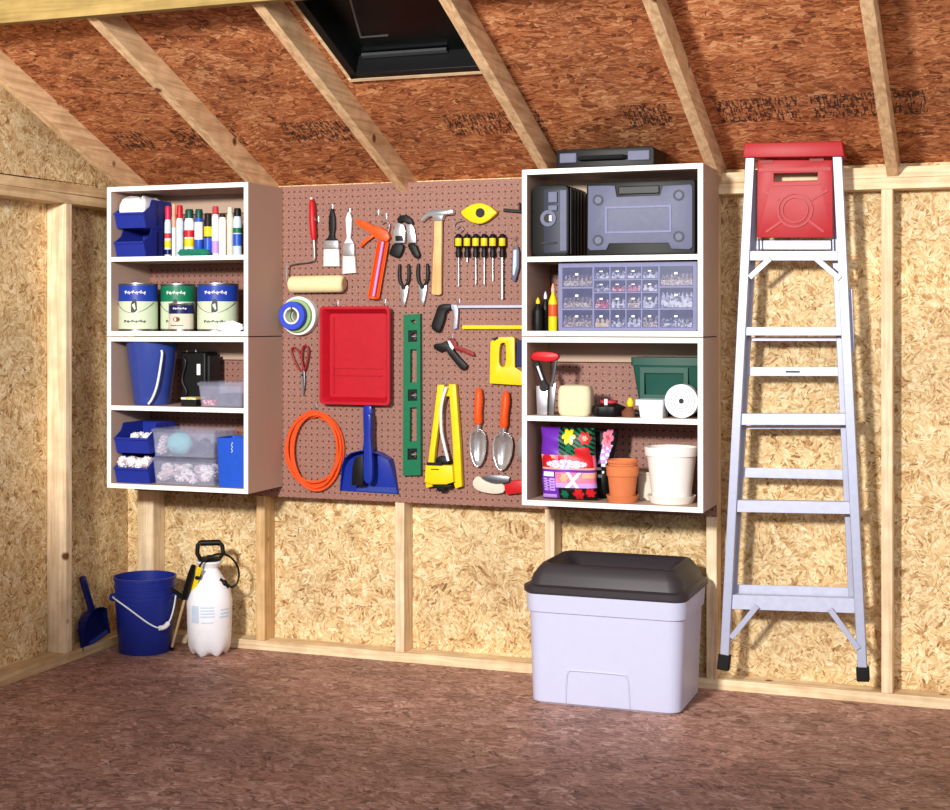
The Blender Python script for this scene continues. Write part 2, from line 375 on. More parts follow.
# rafters: sloping 2x4s notched over the plate
for k in range(-1,7):
    x=RX0+SP*k if k>=0 else 0.0
    y0,y1=.088,YRG
    m_=MB('rafter'); m_.prism_x([(0.0,rz(0)),(-.001,rz(-.001)),(y1,rz(y1)),(y1,rz(y1,RB)-.0006),(y0,rz(y0,RB)-.0006),(y0,HT+.0005),(0,HT+.0005)],x,x+.038)
    trim(m_)
trim(MB('ridge').box(-.088,XR,YRG-.038,YRG-.0005,rz(YRG)-.016,rz(YRG)+.15))
# roof sheathing with the skylight opening
hx0,hx1,hy0,hy1=1.285,RX0+2*SP-.004,-1.12,-.615
mb=MB('osb_roof')
def sheet(x0,x1,ya,yb):
    t=.012; mb.prism_x([(ya,rz(ya,RB)),(yb,rz(yb,RB)),(yb,rz(yb,RB)+t),(ya,rz(ya,RB)+t)],x0,x1)
sheet(-.101,XR,.101,hy1); sheet(-.101,hx0,hy1,hy0); sheet(hx1,XR,hy1,hy0); sheet(-.101,XR,hy0,YRG)
struct('ceiling',mb,smooth=False)
w=MB('black')
nrm=Vector((0,SL,1)).normalized()
def roofp(x,y,off=0): return Vector((x,y,rz(y,RB)))+Vector((0,SL,1)).normalized()*off
# frame: four curbs standing in the opening
def slab(m,x0,x1,ya,yb,o0,o1,mi=0):
    vs=[roofp(x,y,o) for o in (o0,o1) for x,y in ((x0,ya),(x1,ya),(x1,yb),(x0,yb))]
    m.add(vs,[(0,3,2,1),(4,5,6,7),(0,1,5,4),(1,2,6,5),(2,3,7,6),(3,0,4,7)],mi)
for a in ((hx0,hx1,hy1-.028,hy1),(hx0,hx1,hy0,hy0+.028),(hx0,hx0+.03,hy0,hy1),(hx1-.03,hx1,hy0,hy1)): slab(w,*a,-.012,.09)
win=struct('window_1',w,bev=.002)
f=MB('platex'); slab(f,hx0-.014,hx1,hy1,hy1+.016,-.012,0); slab(f,hx0-.014,hx0-.0005,hy0,hy1-.001,-.010,0)
g=obj('window_trim',f,win); g['kind']='structure'
g=MB('glassdark'); slab(g,hx0+.03,hx1-.03,hy0+.028,hy1-.028,.06,.068); obj('pane',g,win)
g=MB('dsteel'); slab(g,hx0+.05,hx1-.16,hy1-.050,hy1-.034,.045,.055); slab(g,hx1-.045,hx1-.035,hy0+.1,hy1-.1,.03,.05); obj('inner_rail',g,win)
g=MB('dsteel'); P=[roofp(1.45,-1.0,.03),roofp(1.40,-.80,.02),roofp(1.5,-.80,.02)]; g.tube(P,.004,6); obj('stay_arm',g,win)
# pegboard
struct('trim_99',MB('peg').box(0.004,2.442,-.0062,0,.623,1.864),smooth=False).name='pegboard'
pg=bpy.data.objects['pegboard']; pg['label']='brown perforated hardboard panel mounted on the wall studs'; pg['category']='pegboard'; del pg['kind']
YP=-.0066
# ------------------------------------------------------------------ shelf cabinets
YC=-.29
def cab(x0,x1,z0,z1,zs,label,rail):
    t=thing('wall_cabinet',label,'cabinet',((x0+x1)/2,YC/2,z0),'white edged shelf cabinets hung on the pegboard')
    T=.018; yb=YP-.0006; yf=YC+.002
    for a,b in ((x0,x0+T),(x1-T,x1)): obj('side_panel',MB('side').box(a,b,yf,yb,z0,z1),t,smooth=False)
    obj('top_panel',MB('inner').box(x0+T,x1-T,yf,yb,z1-T,z1),t,smooth=False)
    obj('bottom_panel',MB('inner').box(x0+T,x1-T,yf,yb,z0,z0+T),t,smooth=False)
    s=obj('shelf',MB('inner').box(x0+T,x1-T,yf,yb-.005,zs-T,zs),t,smooth=False)
    e=MB('white'); e.box(x0,x0+T,YC,yf,z0,z1).box(x1-T,x1,YC,yf,z0,z1).box(x0+T,x1-T,YC,yf,z1-T,z1).box(x0+T,x1-T,YC,yf,z0,z0+T)
    obj('front_edge',e,t,smooth=False)
    obj('edge_strip',MB('white').box(x0+T,x1-T,YC,yf,zs-T,zs),s,smooth=False)
    obj('hanging_rail',MB('inner').box(x0+T,x1-T,yb-.018,yb,z1-T-.075,z1-T),t,smooth=False)
    return t
ZM=at(175,337.0,YC).z
zt=at(248,182,YC).z; zb=at(248,494,YC).z
LX0=at(107,300,YC).x; LX1=at(248,300,YC).x
RX_0=at(522,300,YC).x; RX_1=at(703,300,YC).x
zs=[]
for (px,y) in ((175,256.0),(175,406.8),(612,255.5),(612,417.5)): zs.append(at(px,y,YC).z)
cab(LX0,LX1,ZM+.004,zt,zs[0],'upper left white-edged cabinet holding spray cans above three large paint cans',1)
cab(LX0,LX1,zb,ZM,zs[1],'lower left white-edged cabinet with a blue pail above bins of rags',1)
ZM2=at(612,337.5,YC).z; zt2=at(703,163,YC).z; zb2=at(703,513,YC).z
cab(RX_0,RX_1,ZM2+.004,zt2,zs[2],'upper right white-edged cabinet holding big plastic tool cases and a parts organizer',1)
cab(RX_0,RX_1,zb2,ZM2,zs[3],'lower right white-edged cabinet with a sponge, a green box and flower pots',1)
E1=.0006
SH={ 'a':zs[0]+E1,'b':ZM+.022+E1,'c':zs[1]+E1,'d':zb+.018+E1,'e':zs[2]+E1,'f':ZM2+.022+E1,'g':zs[3]+E1,'h':zb2+.018+E1}
LIN0=LX0+.018; LIN1=LX1-.018; RIN0=RX_0+.018; RIN1=RX_1-.018
def X(px,Y,py=300): return at(px,py,Y).x
def Z(px,py,Y): return at(px,py,Y).z
# ------------------------------------------------------------------ things in the left cabinets
def hopper_bin(x0,x1,z0,h,label,group,yf=-.272,yb=-.07):
    t=thing('storage_bin',label,'storage bin',((x0+x1)/2,(yf+yb)/2,z0),group); w=.003
    b=MB('bluebin'); zl=z0+h*.52
    prof=[(yf+.018,z0),(yb,z0),(yb,z0+h-.001),(yf+.06,z0+h-.001),(yf+.045,z0+h*.74),(yf,zl)]
    for a in (x0,x1-w): b.prism_x(prof,a,a+w)
    b.box(x0+w,x1-w,yf+.018,yb,z0,z0+w).box(x0+w,x1-w,yb-w,yb,z0,z0+h-.001)
    b.prism_x([(yf+.018,z0),(yf+.018+w,z0),(yf+w,zl),(yf,zl)],x0+w,x1-w)
    obj('bin_body',b,t,smooth=False)
    r=MB('navy')
    for y in (yf+.09,yf+.135): r.box(x1,x1+.002,y,y+.012,z0+.012,z0+h-.012)
    obj('side_rib',r,t,smooth=False)
    l=MB('bluebin').box(x0,x1,yf-.006,yf+.003,zl-.008,zl+.001)
    obj('front_lip',l,t,bev=.002)
    return t
def rag(name,label,cx,cy,z0,rx,ry,rz_,mat,cat='rag',group=None,n=3,seed=1):
    rnd=random.Random(seed); m=MB(mat)
    for i in range(n):
        a=(i/(max(1,n-1))-.5)*2 if n>1 else 0
        r=rz_*(1-.25*abs(a)); m.ball((cx+a*rx*.6,cy+rnd.uniform(-.2,.2)*ry,z0+r),1,sc=(rx*(.55 if n>1 else 1),ry,r),jit=.22)
    zmin=min(v.z for v in m.v)
    for v in m.v: v.z=max(v.z,z0) 
    return single(name,m,label,cat,group=group)
bx0,bx1=X(113,-.272),X(143.5,-.272)
bx0=max(bx0,LIN0+.004)
h1=.115
hopper_bin(bx0,bx1,SH['a'],h1,'blue open-front bin at the bottom of the stack beside the spray cans','open blue bins')
hopper_bin(bx0,bx1,SH['a']+h1+.0005,h1,'blue open-front bin with a white cloth in it, beside the spray cans','open blue bins')
cx=(bx0+bx1)/2; z0=SH['a']+h1+.006
m2=MB('cloth'); lw=(bx1-bx0)/2-.006
def cl(k,y0_,y1_,z,wob): return [(cx+(a-cx),b+.003*math.sin(i_*2.1+wob),z+.004*math.sin(i_*1.3+wob)) for i_,(a,b,_) in enumerate(rrect(cx-lw*k,cx+lw*k,y0_,y1_,z,.018,5))]
m2.loft([cl(.9,-.252,-.10,z0+.004,0),cl(.97,-.256,-.10,z0+.055,1),cl(.98,-.262,-.10,z0+.066,2),cl(.96,-.258,-.10,z0+.085,3),cl(.85,-.25,-.11,z0+.108,4),cl(.6,-.23,-.13,z0+.121,5)])
single('cloth',m2,'white folded cloth lying in the top blue bin','cloth')
dx0,dx1=bx0,X(147.5,-.272); h2=.118
hopper_bin(dx0,dx1,SH['d'],h2,'blue open-front bin heaped with pinkish white rags on the lowest left shelf','open blue bins with rags')
hopper_bin(dx0,dx1,SH['d']+h2+.0005,h2,'blue open-front bin with a little white rag, stacked on the rag-filled bin','open blue bins with rags')
cx=(dx0+dx1)/2
def binrag(label,z0,zt_,mat,x0,x1,n,r,sd):
    m=MB(mat); rnd=random.Random(sd)
    for i in range(n):
        m.ball((x0+.02+(x1-x0-.04)*(i/(max(1,n-1)) if n>1 else .5),-.236+rnd.uniform(-.008,.012),zt_-r*.5+rnd.uniform(-.006,.006)),1,sc=(r*.9,r*1.1,r*.8),jit=.3)
        m.ball((x0+.02+(x1-x0-.04)*(i/(max(1,n-1)) if n>1 else .5),-.20,zt_-r),1,sc=(r,r*1.2,r),jit=.3)
    for v in m.v: v.x=min(max(v.x,x0+.005),x1-.005); v.z=max(v.z,z0); v.y=max(v.y,-.262)
    return single('rag',m,label,'rag')
binrag('crumpled pinkish white rags heaped in the lower blue bin',SH['d']+.0045,SH['d']+.092,'ragspeck',dx0,dx1,4,.026,3)
binrag('small white rag in the upper blue bin beside clear tubs',SH['d']+h2+.005,SH['d']+h2+.078,'cloth',dx0+.055,dx1-.004,2,.02,4)
# spray cans
def spray(px0,px1,pyt,pyb,Y,body,cap,label,capfrac=.22,bands=()):
    cx=X((px0+px1)/2,Y); r=RAD((px1-px0)/2*1.13,cx,Y); z0=SH['a']; zt_=Z((px0+px1)/2,pyt,Y-r*0)
    t=thing('spray_can',label,'spray can',(cx,Y,z0),'cans and bottles in a row on the top left shelf')
    h=zt_-z0; zc=zt_-h*capfrac
    bd=sorted(bands); prof=[(r*.9,z0),(r,z0+.004)]; mi=[0,0]
    mats=[body]; 
    for (a,b,mm) in bd:
        if mm not in mats: mats.append(mm)
        prof+=[(r,z0+h*a),(r,z0+h*b)]; mi[-1]=0; mi+=[mats.index(mm),0]
    prof+=[(r,zc-.014),(r*.8,zc-.002),(r*.8,zc)]; mi=mi[:len(prof)-1]
    while len(mi)<len(prof)-1: mi.append(0)
    obj('can_body',MB(mats).lathe(cx,Y,prof,24,mi),t)
    obj('cap',MB(cap).lathe(cx,Y,[(r*.82,zc+.0003),(r*.84,zt_-.01),(r*.7,zt_-.001),(0,zt_)],24),t)
    return t
spray(165,171,206,254,-.235,'ltlabel','magenta','slim spray can with a magenta-red cap next to the blue bins',.27,((.04,.14,'navy'),(.18,.32,'yellow'),(.36,.46,'rose')))
spray(171.6,176,204,254,-.212,'peach','peach','thin peach-coloured tube standing between two red-capped cans',.2,((.02,.55,'whiteplas'),))
spray(176.4,183,205,254,-.24,'ltlabel','red','pale blue spray can with a bright red cap',.26)
spray(185,193.8,209,254,-.225,'whiteplas','dgreen','white spray can with a dark green cap and a red and yellow label',.2,((.2,.38,'yellow'),(.4,.55,'red')))
spray(195,203,209,254,-.225,'royal','dgreen','blue and white spray can with a dark green cap',.2,((.35,.72,'whiteplas'),))
spray(204.5,211.8,213,254,-.238,'black','black','black spray can with a yellow emblem on a blue label',.1,((.02,.42,'royal'),(.45,.68,'yellow')))
spray(212.2,218.8,206,254,-.23,'whiteplas','rose','white spray can with a pinkish red cap',.17,((.05,.3,'violet'),))
spray(219.2,226,214,254,-.235,'whiteplas','black','short white can with a low black cap',.08)
spray(227.2,233,207,254,-.23,'bone','bone','narrow cream-coloured spray can with a cream cap',.1)
spray(233.6,241.4,208,254,-.225,'ltlabel','black','white can with a green and blue label beside the right-hand panel',.18,((.2,.45,'royal'),(.47,.58,'green')))
g=MB('teal')
for i,(a,s) in enumerate(((183,.02),(189,.03),(196,.024),(202,.034))): g.ball((X(a,-.272),-.272,SH['a']+.012),1,sc=(s,.010,.013),jit=.3)
for v in g.v: v.z=max(v.z,SH['a'])
single('gloves',g,'crumpled teal green work gloves lying before the spray cans','gloves')
# paint cans
def paint_can(px0,px1,pyt,Y,body,band,label,zbase,bandfrac=.38,small=False):
    cx=X((px0+px1)/2,Y); r=RAD((px1-px0)/2,cx,Y); zt_=Z((px0+px1)/2,pyt,Y-r); h=zt_-zbase
    t=thing('paint_can',label,'paint can',(cx,Y,zbase))
    obj('can_body',MB('dsteel').lathe(cx,Y,[(r*.97,zbase),(r*.97,zbase+.006),(r*.955,zbase+.008),(r*.955,zt_-.008),(r*.99,zt_-.005),(r*.99,zt_-.001),(r*.86,zt_-.001)],48),t)
    lb=MB([body,band]).lathe(cx,Y,[(r*.975,zbase+.0085),(r*.975,zbase+h*(1-bandfrac)),(r*.975,zt_-.009)],48,[0,1]); obj('paper_label',lb,t)
    obj('lid',MB('steel').lathe(cx,Y,[(r*.84,zt_-.0008),(r*.84,zt_+.001),(0,zt_+.001)],40),t)
    def on(a,z,rr=r*.985): return (cx+rr*math.sin(a),Y-rr*math.cos(a),z)
    def scr(a0,a1,z,amp,mat,th,w=7,nm='lettering'):
        k=MB(mat); pts=[on(a0+(a1-a0)*i/110+.012*math.sin(i*.8),z+amp*(math.sin(i*.8+1)*(.55+.45*math.sin(i*.31))+.25*math.sin(i*.17))) for i in range(111)]
        k.tube(pts,th,5); obj(nm,k,t)
    scr(-.45+.3,.95,zt_-h*bandfrac*.52,h*.04,'whiteplas',.0014 if not small else .0010)
    zc=zbase+h*.5
    if not small:
        hd=MB('dsteel'); hd.tube([on(-1.15+2.3*i/24+.3,zbase+h*.60-h*.22*math.cos((i/24-.5)*PI),r*1.0) for i in range(25)],.0012,5); obj('wire_handle',hd,t)
        im=MB(['dgrey','whiteplas']); 
        im.add([on(a,z,r*.982) for a,z in ((.2,zc-.02),(.38,zc-.024),(.52,zc-.012),(.5,zc+.02),(.42,zc+.034),(.3,zc+.03),(.2,zc+.012))],[(0,1,2,3,4,5,6)])
        obj('label_picture',im,t)
        scr(-.2,.95,zbase+h*.2,h*.03,'ink',.0013)
    else:
        im=MB('brown'); im.add([on(.15+.3*math.cos(q),zbase+h*.42+.010*math.sin(q),r*.985) for q in [2*PI*i/14 for i in range(14)]],[tuple(range(14))]); obj('label_picture',im,t)
        scr(-.4,.7,zbase+h*.2,h*.018,'ink',.0009)
    return t
paint_can(118.5,158,283,-.19,'label_green','label_blue','large blue-banded paint can with a pale green label, leftmost on its shelf',SH['b'])
paint_can(160.5,196,283.5,-.115,'label_green','label_dk','large paint can with a green band, behind the small paint can',SH['b'])
paint_can(168.5,194,303,-.238,'bone','navy','small paint can with a navy band and cream label, in front of the others',SH['b'],.38,True)
paint_can(197,239,283,-.185,'label_green','label_blue','large paint can with a blue band, behind the crumpled white rag',SH['b'])
rag('cloth','crumpled white rag in front of the right-hand paint can',X(230,-.278),-.276,SH['b'],.048,.009,.021,'cloth','rag',n=4,seed=9)
# pail
def lpail():
    Y=-.170; cx=X(152.0,Y); r=RAD(31,cx,Y); zb_=SH['c']; zt_=ZM-.004
    if cx-r<LIN0+.004: r=cx-LIN0-.004
    r=min(r,.118); cx=LIN0+.004+r
    t=thing('pail',"shiny blue tapered pail with a pale handle in the lower left cabinet",'pail',(cx,Y,zb_))
    rb=r*.66
    obj('pail_body',MB('bucketblue').lathe(cx,Y,[(rb*.96,zb_),(rb,zb_+.006),(r*.95,zt_-.02),(r*1.0,zt_-.019),(r*1.0,zt_-.003),(r*.95,zt_-.003),(rb*.94,zb_+.01),(0,zb_+.008)],56),t)
    h=MB('pleather'); pts=spline([(cx+r*.80,Y-r*.62,zt_-.05),(cx+r*.84,Y-r*.66,zt_-.075),(cx+r*.70,Y-r*.74,zb_+.085),(cx+r*.52,Y-r*.78,zb_+.03),(cx+r*.36,Y-r*.80,zb_+.006)],6)
    h.tube(pts,.0048,8); obj('handle',h,t)
lpail()
# black charger behind
x0,x1=X(186,-.11),X(213,-.11)
t=thing('battery_charger','black boxy charger with a small white label behind the clear tub','charger',((x0+x1)/2,-.1,SH['c']))
zc=SH['c']; zt_=Z(200,352,-.14)
obj('case',MB('black').box(x0,x1-.01,-.15,-.05,zc,zt_),t,bev=.008)
obj('side_grip',MB('black2').box(x1-.0095,x1+.005,-.145,-.06,zc+.03,zt_-.012),t,bev=.004)
obj('label_plate',MB('whiteplas').box(X(197,-.15),X(200.5,-.15),-.152,-.1503,Z(200,375,-.15),Z(200,364,-.15)),t)
c=MB('black'); cc=X(192,-.13); c.tube(spline([(cc-.03,-.157,zt_-.02),(cc-.012,-.158,zt_-.04),(cc-.028,-.158,zc+.10),(cc-.008,-.158,zc+.05),(cc-.026,-.158,zc+.02)],6),.0055,8); obj('cord',c,t)
d=MB('dsteel'); d.tube([(x0+.01,-.12,zt_),(x0+.012,-.12,zt_+.012),(x0+.05,-.12,zt_+.012),(x0+.052,-.12,zt_)],.003,6); obj('carry_handle',d,t)
x0,x1=X(181,-.245),X(196,-.245)
t=thing('small_box','small black box with a yellow-green lid beside the blue pail','box',((x0+x1)/2,-.22,zc))
obj('box_body',MB('black2').box(x0,x1,-.245,-.175,zc,zc+.026),t,bev=.001); obj('lid',MB('yelparts').box(x0,x1,-.246,-.174,zc+.0262,zc+.034),t)
def tub(px0,px1,pyt,pyb,z0,label,fill,grp,lid=True,Yf=-.262,Yb=-.08,xmax=None):
    x0,x1=X(px0,Yf),X(px1,Yf); x1=min(x1,xmax or LIN1-.004); zt_=Z(px0,pyt,Yf); t=thing('plastic_tub',label,'plastic tub',((x0+x1)/2,(Yf+Yb)/2,z0),grp)
    a=.012; n=4
    def lp(z,i,w=0): return rrect(x0+i+w,x1-i-w,Yf+i+w,Yb-i-w,z,.014,n)
    zr=zt_-.016
    obj('tub_body',MB('clear').loft([lp(z0,a),lp(zr,.005),lp(zr,.007),lp(z0+.003,a+.002)],cap0=True,cap1=True),t)
    m=MB('clear').loft([lp(zr+.0004,.002),lp(zr+.007,0),lp(zr+.010,.0),lp(zt_-.002,.006),lp(zt_,.012)]); obj('lid',m,t)
    return t,x0,x1,Yf,Yb,zt_
# clear flat tub with red things
t,x0,x1,Yf,Yb,zt_=tub(195.5,243,381.5,407,SH['c'],'shallow clear tub with small red parts inside, in the lower left cabinet',None,None)
obj_=MB(['redparts','dgrey']).box(x0+.018,x0+.075,Yf+.02,Yb-.03,SH['c']+.004,SH['c']+.026,0).box(x0+.08,x1-.02,Yf+.03,Yb-.03,SH['c']+.004,SH['c']+.05,1)
single('small_parts',obj_,'red and dark small parts kept inside the shallow clear tub','small parts',bev=.004)
# two stacked clear tubs of rags
t,x0,x1,Yf,Yb,ztl=tub(150,219,456.5,484,SH['d'],'clear tub packed with pinkish white rags, the lower of two stacked',None,'clear tubs on the lowest left shelf',Yf=-.262,xmax=X(214.5,-.262))
m=MB('ragspeck'); rnd=random.Random(5)
for i in range(30):
    m.ball((x0+.038+(x1-x0-.076)*rnd.random(),Yf+.036+.1*rnd.random()**2,SH['d']+.022+.04*rnd.random()),1,sc=(.026,.018,.017),jit=.3)
single('rags',m,'pinkish white rags packed in the lower clear tub','rags')
t,x0,x1,Yf,Yb,ztu=tub(149.5,219,428,456,ztl+.0006,'clear tub with a pale blue sponge inside, the upper of two stacked',None,'clear tubs on the lowest left shelf',Yf=-.262,xmax=X(214.5,-.262))
z0=ztl+.005
m=MB('ltblue'); cxx=X(178,-.22); m.ball((cxx,-.205,z0+.047),1,sc=(.056,.04,.044),jit=.04); single('sponge',m,'round pale blue sponge inside the upper clear tub','sponge')
m=MB('ragspeck')
for dx,dz in ((-.082,.03),(-.072,.058),(-.087,.016)): m.ball((cxx+dx,-.2,z0+dz),1,sc=(.018,.028,.017),jit=.3)
for v in m.v: v.z=max(v.z,z0)
single('rags',m,'white rags squeezed in beside the pale blue sponge','rags')
m=MB('dgrey'); m.ball((cxx+.098,-.18,z0+.032),1,sc=(.026,.03,.03),jit=.3); single('rags',m,'dark grey-blue rag at the right end of the upper clear tub','rags')
# blue canister
x0,x1=X(215.5,-.268),LIN1-.004
t=thing('canister','bright blue square canister at the right end of the lowest left shelf','canister',((x0+x1)/2,-.2,SH['d']))
zt_=Z(228,438,-.268); 
b=MB('royal').loft([rrect(x0+.006,x1-.006,-.262,-.148,SH['d'],.012),rrect(x0,x1,-.268,-.142,zt_,.014),rrect(x0+.003,x1-.003,-.265,-.145,zt_,.012),rrect(x0+.008,x1-.008,-.258,-.15,SH['d']+.006,.01)])
obj('canister_body',b,t)
k=MB('ltlabel'); k.tube([(x0+.072+.003*math.sin(i*1.7),-.2672,zt_-.016-i*.004) for i in range(11)],.0018,5); obj('lettering',k,t)
single('cork_block',MB('brown').box(x0+.035,x1-.01,-.10,-.05,SH['d'],SH['d']+.232),'brown block standing behind the blue canister','block',bev=.01)
# ------------------------------------------------------------------ things in the right cabinets
e0=SH['e']
# narrow tool case standing at the left
Y=-.265; x0,x1=X(532,Y),X(568.5,Y); zt_=Z(550,185,Y); 
t=thing('tool_case','narrow black tool case with a round emblem, standing on end','tool case',((x0+x1)/2,-.15,e0),'black tool cases')
zm=(zt_+e0)/2
obj('case_shell',MB('black').plate(rect_xz(x0,x1,e0,zt_,.022),Y,-.03,bev=.004),t)
obj('front_panel',MB('dgrey').plate(rect_xz(x0+.045,x1-.004,e0+.012,zt_-.016,.008),Y-.004,Y-.0005,bev=.001),t)
obj('grey_corner',MB('grey').box(x1-.03,x1-.006,Y-.0065,Y-.0042,e0+.02,zt_-.02),t,bev=.001)
c0=(X(549,Y),Z(549,218.5,Y)); obj('emblem_ring',MB('grey').ring(c0,.029,.016,Y-.011,Y-.0068),t)
obj('emblem_center',MB(['black','whiteplas']).disc(c0,.0155,Y-.010,Y-.0068).box(c0[0]+.004,c0[0]+.013,Y-.0125,Y-.0105,c0[1]-.010,c0[1]+.010,1),t)
obj('latch',MB('grey').box(X(549,Y),X(558,Y),Y-.012,Y-.0068,Z(550,203,Y),Z(550,192,Y)).box(X(549,Y),X(558,Y),Y-.012,Y-.0068,Z(550,211,Y),Z(550,205.5,Y)),t,bev=.002)
obj('slot',MB('black').box(X(542,Y),X(557.5,Y),Y-.0085,Y-.0068,Z(550,244,Y),Z(550,242,Y)),t)
g=MB('black2')
for i in range(5): g.box(x1+.0002,x1+.004,Y+.02+i*.04,Y+.04+i*.04,e0+.01,zt_-.01)
obj('side_rib',g,t,bev=.001)
# big case
Y=-.235; x0,x1=X(586.5,Y),min(X(695,Y),RIN1-.003); zt_=Z(640,181,Y)
t=thing('tool_case','wide grey-fronted tool case with four round bosses','tool case',((x0+x1)/2,-.15,e0),'black tool cases')
obj('case_shell',MB('black').plate(rect_xz(x0,x1,e0,zt_,.012),Y,-.05,bev=.003),t)
def pz(px,py,Y=Y): p=at(px,py,Y); return (p.x,p.z)
o=[(590,186),(611,185.5),(616.5,186),(618.5,197),(661,195.5),(663.5,186),(690,184.5),(692,187),(692,247),(689,249.5),(672,249),(669,243),(611,243.5),(608,250),(592,250.5),(589.5,248)]
o=[( (px-590)*(x1-.006-x0-.008)/(692-589.5)+x0+.008, Z(px,py,Y)) for px,py in o]
o=[(a,min(max(b,e0+.004),zt_-.004)) for a,b in o]
obj('front_panel',MB('grey').plate(o,Y-.007,Y-.0004,bev=.002),t)
fx=lambda px:(px-590)*(x1-.006-x0-.008)/(692-589.5)+x0+.008
obj('handle',MB('black2').box(fx(620),fx(660),Y-.006,Y-.0004,Z(640,194,Y),Z(640,186,Y)),t,bev=.003)
obj('raised_panel',MB('organizer').plate([rect_xz(fx(607),fx(672),Z(640,233,Y),Z(640,206,Y)),rect_xz(fx(609),fx(670),Z(640,231,Y),Z(640,208,Y))],Y-.010,Y-.0072),t,smooth=False)
for px,py in ((600,199),(679,196.5),(600,239.5),(679,237.5)):
    b_=obj('boss',MB('dgrey').ring((fx(px),Z(640,py,Y)),.019,.013,Y-.011,Y-.0072),t); obj('screw',MB('grey').disc((fx(px),Z(640,py,Y)),.0125,Y-.0095,Y-.0072),b_)
# case on top
zt3=zt2+.0006; Y=-.24; x0,x1=X(556,Y),X(654,Y)
t=thing('tool_case','flat black tool case lying on top of the right cabinet','tool case',((x0+x1)/2,-.14,zt3),'black tool cases')
zh=Z(600,148,Y)
obj('case_shell',MB('black').plate(rect_xz(x0,x1,zt3,zh,.014),Y,-.04,bev=.004),t)
for a,b in ((560,577),(628,650)): obj('latch',MB('grey').box(X(a,Y),X(b,Y),Y-.008,Y-.0004,Z(600,162,Y),Z(600,152,Y)),t,bev=.003)
h=MB('black2'); h.tube([(X(580,Y),Y-.001,(zt3+zh)/2),(X(582,Y),Y-.022,(zt3+zh)/2),(X(624,Y),Y-.022,(zt3+zh)/2),(X(626,Y),Y-.001,(zt3+zh)/2)],.008,8); obj('handle',h,t)
# organizer
f0=SH['f']; Y=-.25; x0,x1=X(558.5,Y),min(X(697,Y),RIN1-.003); zt_=Z(620,262,Y); zb_=f0
t=thing('parts_organizer','grey-violet parts organizer with clear drawers of screws','organizer',((x0+x1)/2,-.18,f0))
fx=lambda px:x0+(px-558)*(x1-x0)/(696-558)
fz=lambda py:zb_+(329.6-py)*(zt_-zb_)/(329.6-260)
rects=[]
R3=[(265,284.5),(286.5,306.5),(308.5,326)]
for a,b in R3: rects.append((562,592.5,a,b))
mats_=['brassparts','brassparts','brassparts']
R4=[(265,277),(278.5,290),(291.5,307),(308.5,326)]
cols=[(594.5,609.5),(611,625.5),(627,641),(642.5,658)]
sm=[['whiteparts','blackparts','redparts','yelparts'],['whiteparts','redparts','whiteparts','blackparts'],['whiteparts','pinkparts','brassparts','whiteparts'],['whiteparts','whiteparts','whiteparts','brassparts']]
for ci,(a,b) in enumerate(cols):
    for ri,(c,d) in enumerate(R4): rects.append((a,b,c,d)); mats_.append(sm[ci][ri])
for (c,d),mm in zip(R3,('brassparts','whiteparts','blackparts')): rects.append((660,692,c,d)); mats_.append(mm)
outl=[rect_xz(x0,x1,zb_,zt_,.006)]+[rect_xz(fx(a),fx(b),fz(d),fz(c)) for a,b,c,d in rects]
obj('cabinet_frame',MB('organizer').plate(outl,Y,-.11),t,smooth=False)
obj('back_plate',MB('dgrey').box(x0+.002,x1-.002,-.1098,-.105,zb_,zt_-.002),t)
for (a,b,c,d),mm in zip(rects,mats_):
    X0,X1,Z0,Z1=fx(a)+.0006,fx(b)-.0006,fz(d)+.0006,fz(c)-.0006
    dr=MB('cleard').box(X0,X1,Y-.003,Y-.0005,Z0,Z1).box(X0,X1,Y,-.13,Z0,Z0+.001)
    dr=obj('drawer',dr,t,smooth=False)
    cm=MB(mm); hh=(Z1-Z0)*random.uniform(.5,.75); nn=max(2,int((X1-X0)/.014))
    cm.box(X0+.002,X1-.002,Y+.004,Y+.06,Z0+.0012,Z0+hh*.5)
    for i in range(nn): cm.ball((X0+.008+(X1-X0-.016)*i/(nn-1),Y+.014,Z0+hh*.55),1,sc=(.006,.008,hh*.42),jit=.4,seg=6)
    obj('drawer_contents',cm,dr,smooth=False)
    obj('drawer_pull',MB('whiteplas').box((X0+X1)/2-.006,(X0+X1)/2+.006,Y-.008,Y-.0032,Z0+(Z1-Z0)*.58,Z0+(Z1-Z0)*.7),dr,bev=.0008)
def bottle(pxc,pxr,pyt,Y,z0,body,cap,label,cat='bottle',bands=None,neck=.35):
    cx=X(pxc,Y); r=RAD(pxr,cx,Y); zt_=Z(pxc,pyt,Y); h=zt_-z0
    t=thing('bottle',label,cat,(cx,Y,z0))
    m=[body]; prof=[(r*.93,z0),(r,z0+.005),(r,z0+h*.3),(r,z0+h*.55),(r*.95,z0+h*.62),(r*.4,z0+h*.76),(r*.35,z0+h*.8)]; mi=[0]*6
    if bands: m.append(bands); mi[2]=1
    obj('bottle_body',MB(m).lathe(cx,Y,prof,28,mi),t)
    obj('cap',MB(cap).lathe(cx,Y,[(r*.42,z0+h*.802),(r*.42,z0+h*.88),(r*.16,zt_-.004),(0,zt_)],20),t)
    return t
bottle(538,5,297,-.24,f0,'black','yellow','black bottle with a yellow tip, nearest the left panel')
bottle(545.5,4,291,-.19,f0,'black2','whiteplas','black bottle with a pale tip behind the yellow glue')
bottle(553,4.6,283,-.235,f0,'yellow','peach','yellow glue bottle with a pale blue and red label beside the parts organizer',bands='orange')
